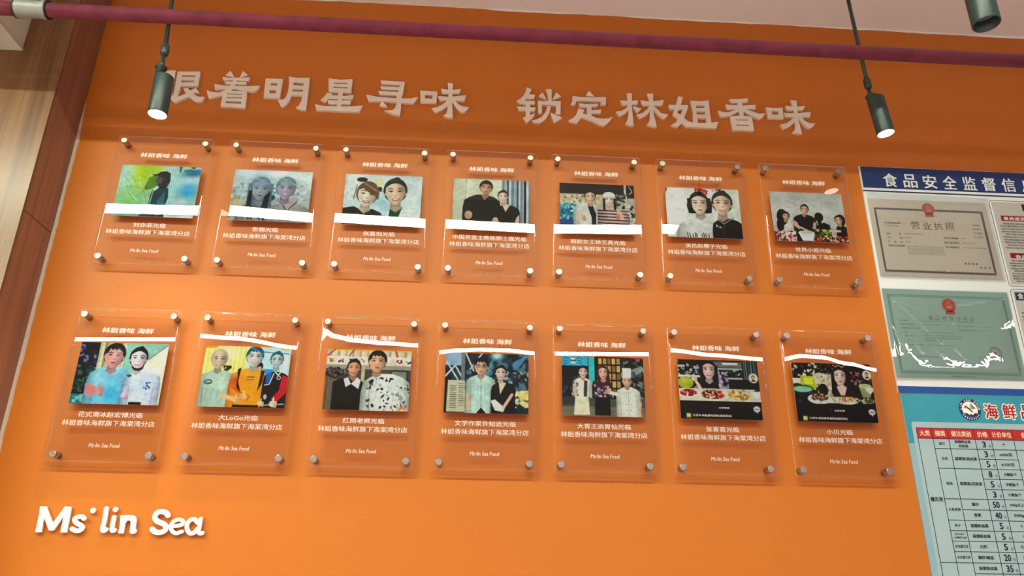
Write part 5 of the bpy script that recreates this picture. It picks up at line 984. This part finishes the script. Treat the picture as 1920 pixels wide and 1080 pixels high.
# green certificate
p, H = cert_pic((140, 168, 160), (60, 60, 60), 250, 175, 22, 0)
bx0, bx1, by0, by1 = .045, .955, .055, .655
for q in range(70):
    s_ = q / 70
    for (x, y) in ((bx0 + (bx1 - bx0) * s_, by0), (bx0 + (bx1 - bx0) * s_, by1), (bx0, by0 + (by1 - by0) * s_), (bx1, by0 + (by1 - by0) * s_)):
        p.ell(x, y, .009, .009, (84, 118, 106)); p.ell(x, y, .005, .005, (140, 176, 164))
for (x0_, x1_, y_, n_) in ((.10, .16, .255, 6), (.10, .2, .285, 6), (.10, .24, .315, 8), (.12, .14, .345, 1), (.12, .14, .375, 1), (.16, .19, .375, 1), (.13, .15, .41, 1), (.14, .24, .445, 1), (.14, .34, .535, 1)): fine_lines(p, x0_, x1_, y_ - .009, y_ + .009, 1, .016, (84, 112, 102))
for (x0_, x1_, y_) in ((.27, .46, .255), (.27, .4, .285), (.27, .5, .345), (.27, .57, .37), (.27, .55, .39), (.27, .40, .41), (.27, .48, .445)): fine_lines(p, x0_, x1_, y_ - .007, y_ + .007, 1, .011, (90, 118, 108), ragged=False)
for k in range(3): fine_lines(p, .55, .68, .255 + .032 * k - .008, .255 + .032 * k + .008, 1, .022, (90, 118, 108), ragged=False); fine_lines(p, .70, .78 + .05 * (k % 2), .255 + .032 * k - .006, .255 + .032 * k + .006, 1, .011, (96, 124, 112), ragged=False)
fine_lines(p, .66, .69, .52, .535, 1, .012, (84, 112, 102)); fine_lines(p, .42, .6, .672, .688, 1, .011, (70, 98, 88), ragged=False)
C2 = (1.3635, 1.7735, 2.197, 2.4845)
o = picture_mesh('certificate', p, C2[0], C2[1], C2[2], C2[3], -.0082, .0004, None, ((C2[0] + C2[1]) / 2, -.0082, C2[2]), 1.2)
tag(o, 'pale green food permit with red emblem, in the lower crinkled plastic sleeve of the board', 'certificate', 'certificates in the board sleeves')
b = MB()
for k, ch in enumerate('食品经营许可证'): add_text(b, ch, 1.4985 + .0222 * k, 1.4985 + .0222 * k + .0165, 2.3835, 2.3985, -.0084, bold=-.004)
child_at(b, 'title_lettering', M_GREYINK, o); emblem(1.573, 2.4345, .0225, -.0084, o, M_EMB2)
b = MB(); cx, cz, r = 1.6905, 2.2825, .0205
b.prism([(cx + r * math.cos(-k * math.pi / 16), cz + r * math.sin(-k * math.pi / 16)) for k in range(32)], [[(cx + r * .93 * math.cos(k * math.pi / 16), cz + r * .93 * math.sin(k * math.pi / 16)) for k in range(32)]], -.0088, -.0084)
b.prism([(cx + r * .33 * (1 if k % 2 == 0 else .4) * math.sin(k * math.pi / 5), cz + r * .33 * (1 if k % 2 == 0 else .4) * math.cos(k * math.pi / 5)) for k in range(10)], [], -.0088, -.0084)
for k in range(13):
    a = math.radians(-130 + 260 * k / 12); x, z = cx + r * .72 * math.sin(a), cz + r * .72 * math.cos(a); b.box(x - .0014, x + .0014, -.0088, -.0084, z - .0017, z + .0017)
child_at(b, 'red_stamp', mat('stamp_red_ink', (150, 84, 78), rough=.5), o)

# ------------------------------------------------------------------ the price poster below the board
XP0, XP1, ZP0, ZP1 = 1.3655, 2.45, 1.10, 2.1495
t = tag(empty('price_poster', ((XP0 + XP1) / 2, 0, ZP0)), 'pale blue seafood price list poster with red table header, below the information board', 'poster'); O = t.location
YQ = -.004
b = MB(); b.box(XP0, XP1, YQ, -.0005, ZP0, ZP1); b.obj('poster_sheet', M_POSTER, t, origin=O)
b = MB(); b.box(XP0 + .0015, XP1 - .0015, YQ - .0002, YQ, 2.0, ZP1 - .001); b.obj('title_field', M_TEAL, t, origin=O)
b = MB(); b.prism(rounded(1.384, 2.43, 1.12, 2.064, .008), [], YQ - .0004, YQ); b.obj('table_field', M_POSTIN, t, origin=O)
YT = YQ - .0010
b = MB(); b.box(1.3955, 2.42, YT, YQ - .0004, 2.015, 2.046); b.obj('table_header', M_RED, t, origin=O)
cols = [1.3955, 1.4415, 1.489, 1.5695, 1.619, 1.688, 1.80, 1.90]
rows = [2.015, 1.9865, 1.958, 1.9295, 1.901, 1.872, 1.844, 1.8145, 1.7855, 1.757, 1.729, 1.701, 1.672, 1.644, 1.615, 1.586, 1.557, 1.528, 1.5]
b = MB(); g = .0008
def hl(xa, xb, z): b.box(xa, xb, YT - .0002, YT + .0002, z - g, z + g)
def vl(x, za, zb): b.box(x - g, x + g, YT - .0002, YT + .0002, zb, za)
for x in (cols[0], cols[1], cols[2], cols[3], cols[4], cols[5], cols[6]): vl(x, 2.046, 1.5)
hl(cols[0], 2.42, 2.046); hl(cols[0], 2.42, 2.015)
hl(cols[1], cols[5], rows[1]); hl(cols[3], cols[5], rows[2]); hl(cols[1], cols[6], rows[3]); hl(cols[3], cols[5], rows[4]); hl(cols[3], cols[5], rows[5]); hl(cols[1], 1.9, rows[6]); hl(cols[2], 1.9, rows[7])
for k in range(8, 12): hl(cols[1], 1.9, rows[k])
hl(cols[0], 1.9, rows[12]); 
for k in range(13, 19): hl(cols[2], 1.9, rows[k])
hl(cols[5], 1.9, rows[1]); b.obj('table_lines', M_DBLUE, t, origin=O)
b = MB()
def ctr(s_, c0, c1, zc, h, w_=None, bold=.024, off=0):
    n = sum(1.0 if ord(ch) > 255 else .55 for ch in s_); w2 = w_ or n * h * 1.02; x = (c0 + c1) / 2 + off; add_text(b, s_, x - w2 / 2, x + w2 / 2, zc - h / 2, zc + h / 2, YT - .0006, bold=bold)
for s_, a, c in (('大类', 0, 1), ('细类', 1, 2), ('做法类别', 2, 3), ('价格', 3, 4), ('计价单位', 4, 5), ('做法类别', 5, 6)): ctr(s_, cols[a], cols[c], 2.0305, .0165, {2: .031, 4: .060}[len(s_)], .022)
b.obj('table_header_lettering', M_CREAMTXT, t, origin=O)
b = MB()
ctr('螺贝类', cols[0], cols[1], 1.842, .0125, .036)
for s_, zc in (('扇贝', 2.001), ('生蚝', 1.958), ('鲍鱼', 1.887), ('大象拔蚌', 1.815), ('带子', 1.771), ('其余螺贝类', 1.715), ('其余螺贝类', 1.6865)): ctr(s_, cols[1], cols[2], zc, .0085, min(.038, len(s_) * .0092), .012)
ctr('花甲/芒果贝', cols[1], cols[2], 1.7475, .0055, .028, .012); ctr('小海螺/狗爪螺', cols[1], cols[2], 1.7385, .0055, .036, .012)
ctr('蒜蓉粉丝蒸', cols[2], cols[3], 2.0075, .0085, .049); ctr('豆豉蒸', cols[2], cols[3], 1.995, .0085, .029)
for s_, zc in (('蒜蓉蒸/豉丝蒸', 1.958), ('蒜蓉蒸/豆豉蒸', 1.887)): ctr(s_, cols[2], cols[3], zc, .0095, .066)
for s_, zc in (('爆炒', 1.8295), ('煮粥', 1.80), ('白灼', 1.715)): ctr(s_, cols[2], cols[3], zc, .0095, .020)
for zc in (1.771, 1.743, 1.658, 1.60): ctr('蒜蓉粉丝蒸', cols[2], cols[3], zc, .0095, .052)
ctr('爆炒/椒盐', cols[2], cols[3], 1.6865, .0095, .045); ctr('爆炒', cols[2], cols[3], 1.63, .0095, .02)
pr_ = ['3', '3', '5', '8', '5', '3', '50', '40', '5', '5', '5', '20', '35', '40', '30', '25']
un = ['个', '≤250克', '≥250克', '大鲍鱼/个', '中鲍鱼/个', '小鲍鱼/个', '500g以上', '500g', '个', '个', '500g', '500g', '500g', '500g', '500g', '500g']
for k in range(16):
    zc = (rows[k] + rows[k + 1]) / 2; wq = .0095 * len(pr_[k])
    add_text(b, pr_[k], cols[3] + .026 - wq / 2 - .002 * len(pr_[k]), cols[3] + .026 + wq / 2 - .002 * len(pr_[k]), zc - .0085, zc + .0085, YT - .0006, bold=.03)
    add_text(b, '元', cols[3] + .0375, cols[3] + .0455, zc - .0085, zc - .001, YT - .0006, bold=.008)
    wu = {'个': .009}.get(un[k], min(.042, .0078 * len(un[k]))); ctr(un[k], cols[4], cols[5], zc, .0095, wu)
b.obj('table_lettering', M_INK, t, origin=O)['kind'] = 'stuff'
def title(M, name, bold, y, grow):
    for k, ch in enumerate('海鲜品类价格表'): b = MB(); x = 1.6185 + .0565 * k; add_text(b, ch, x, x + .039, 2.0795, 2.122, y, bold=bold, res=4); b.obj(name, M, t, origin=O)
title(M_INKW, 'title_outline', .095, YT + .0003, .0035); title(M_DRED, 'title_character', .026, YT - .0003, 0)
# round badge
cx, cz, r = 1.573, 2.1045, .0335
def disc(r0, y, M, name, r1=None, n=40, z=cz, x=cx):
    b = MB(); b.prism([(x + r0 * math.cos(-k * 2 * math.pi / n), z + r0 * math.sin(-k * 2 * math.pi / n)) for k in range(n)], [] if r1 is None else [[(x + r1 * math.cos(k * 2 * math.pi / n), z + r1 * math.sin(k * 2 * math.pi / n)) for k in range(n)]], y, y + .0003); return b.obj(name, M, t, origin=O)
disc(r, YT + .0004, M_BLUE, 'badge_ring'); disc(r * .72, YT, M_INKW, 'badge_centre')
b = MB()
for k, ch in enumerate('LIN SEA FOOD'):
    if ch == ' ': continue
    a = math.radians(-88 + 176 * k / 11); v, f = text_raw(ch, .03, 0, 1, 1.0); v = (v - (v.min(0) + v.max(0)) / 2) * .0085
    b.add([(cx + r * .86 * math.sin(a) + q[0] * math.cos(a) + q[1] * math.sin(a), YT - .0004, cz + r * .86 * math.cos(a) - q[0] * math.sin(a) + q[1] * math.cos(a)) for q in v], f)
for k in range(9):
    a = math.radians(125 + 110 * k / 8); x, z = cx + r * .86 * math.sin(a), cz + r * .86 * math.cos(a); b.box(x - .0016, x + .0016, YT - .0004, YT, z - .0016, z + .0016)
b.obj('badge_lettering', M_INKW, t, origin=O)
b = MB(); b.prism([(cx + r * q[0], cz + r * q[1]) for q in ((.1, .62), (.06, .0), (-.02, -.02), (-.3, .12), (.0, .1))][::-1], [], YT - .0006, YT - .0002)
b.prism([(cx + r * q[0], cz + r * q[1]) for q in ((.14, .6), (.55, .1), (.14, .02))][::-1], [], YT - .0006, YT - .0002); b.obj('badge_sail', mat('badge_grey_ink', (120, 132, 140), rough=.5), t, origin=O)
b = MB(); b.prism([(cx + r * q[0], cz + r * q[1]) for q in ((-.45, .28), (-.32, .34), (.12, -.08), (.2, -.2), (.12, -.3), (.06, -.16), (-.36, .22), (-.42, .08), (-.5, .12))][::-1], [], YT - .0010, YT - .0006); b.obj('badge_hook', M_INK, t, origin=O)
b = MB(); b.prism([(cx + r * q[0], cz + r * q[1]) for q in ((-.62, -.36), (-.36, -.32), (-.14, -.5), (.0, -.38), (.14, -.5), (.4, -.32), (.62, -.36), (.45, -.56), (.2, -.69), (-.2, -.69), (-.45, -.56))][::-1], [], YT - .0006, YT - .0002); b.obj('badge_wave', M_BLUE, t, origin=O)
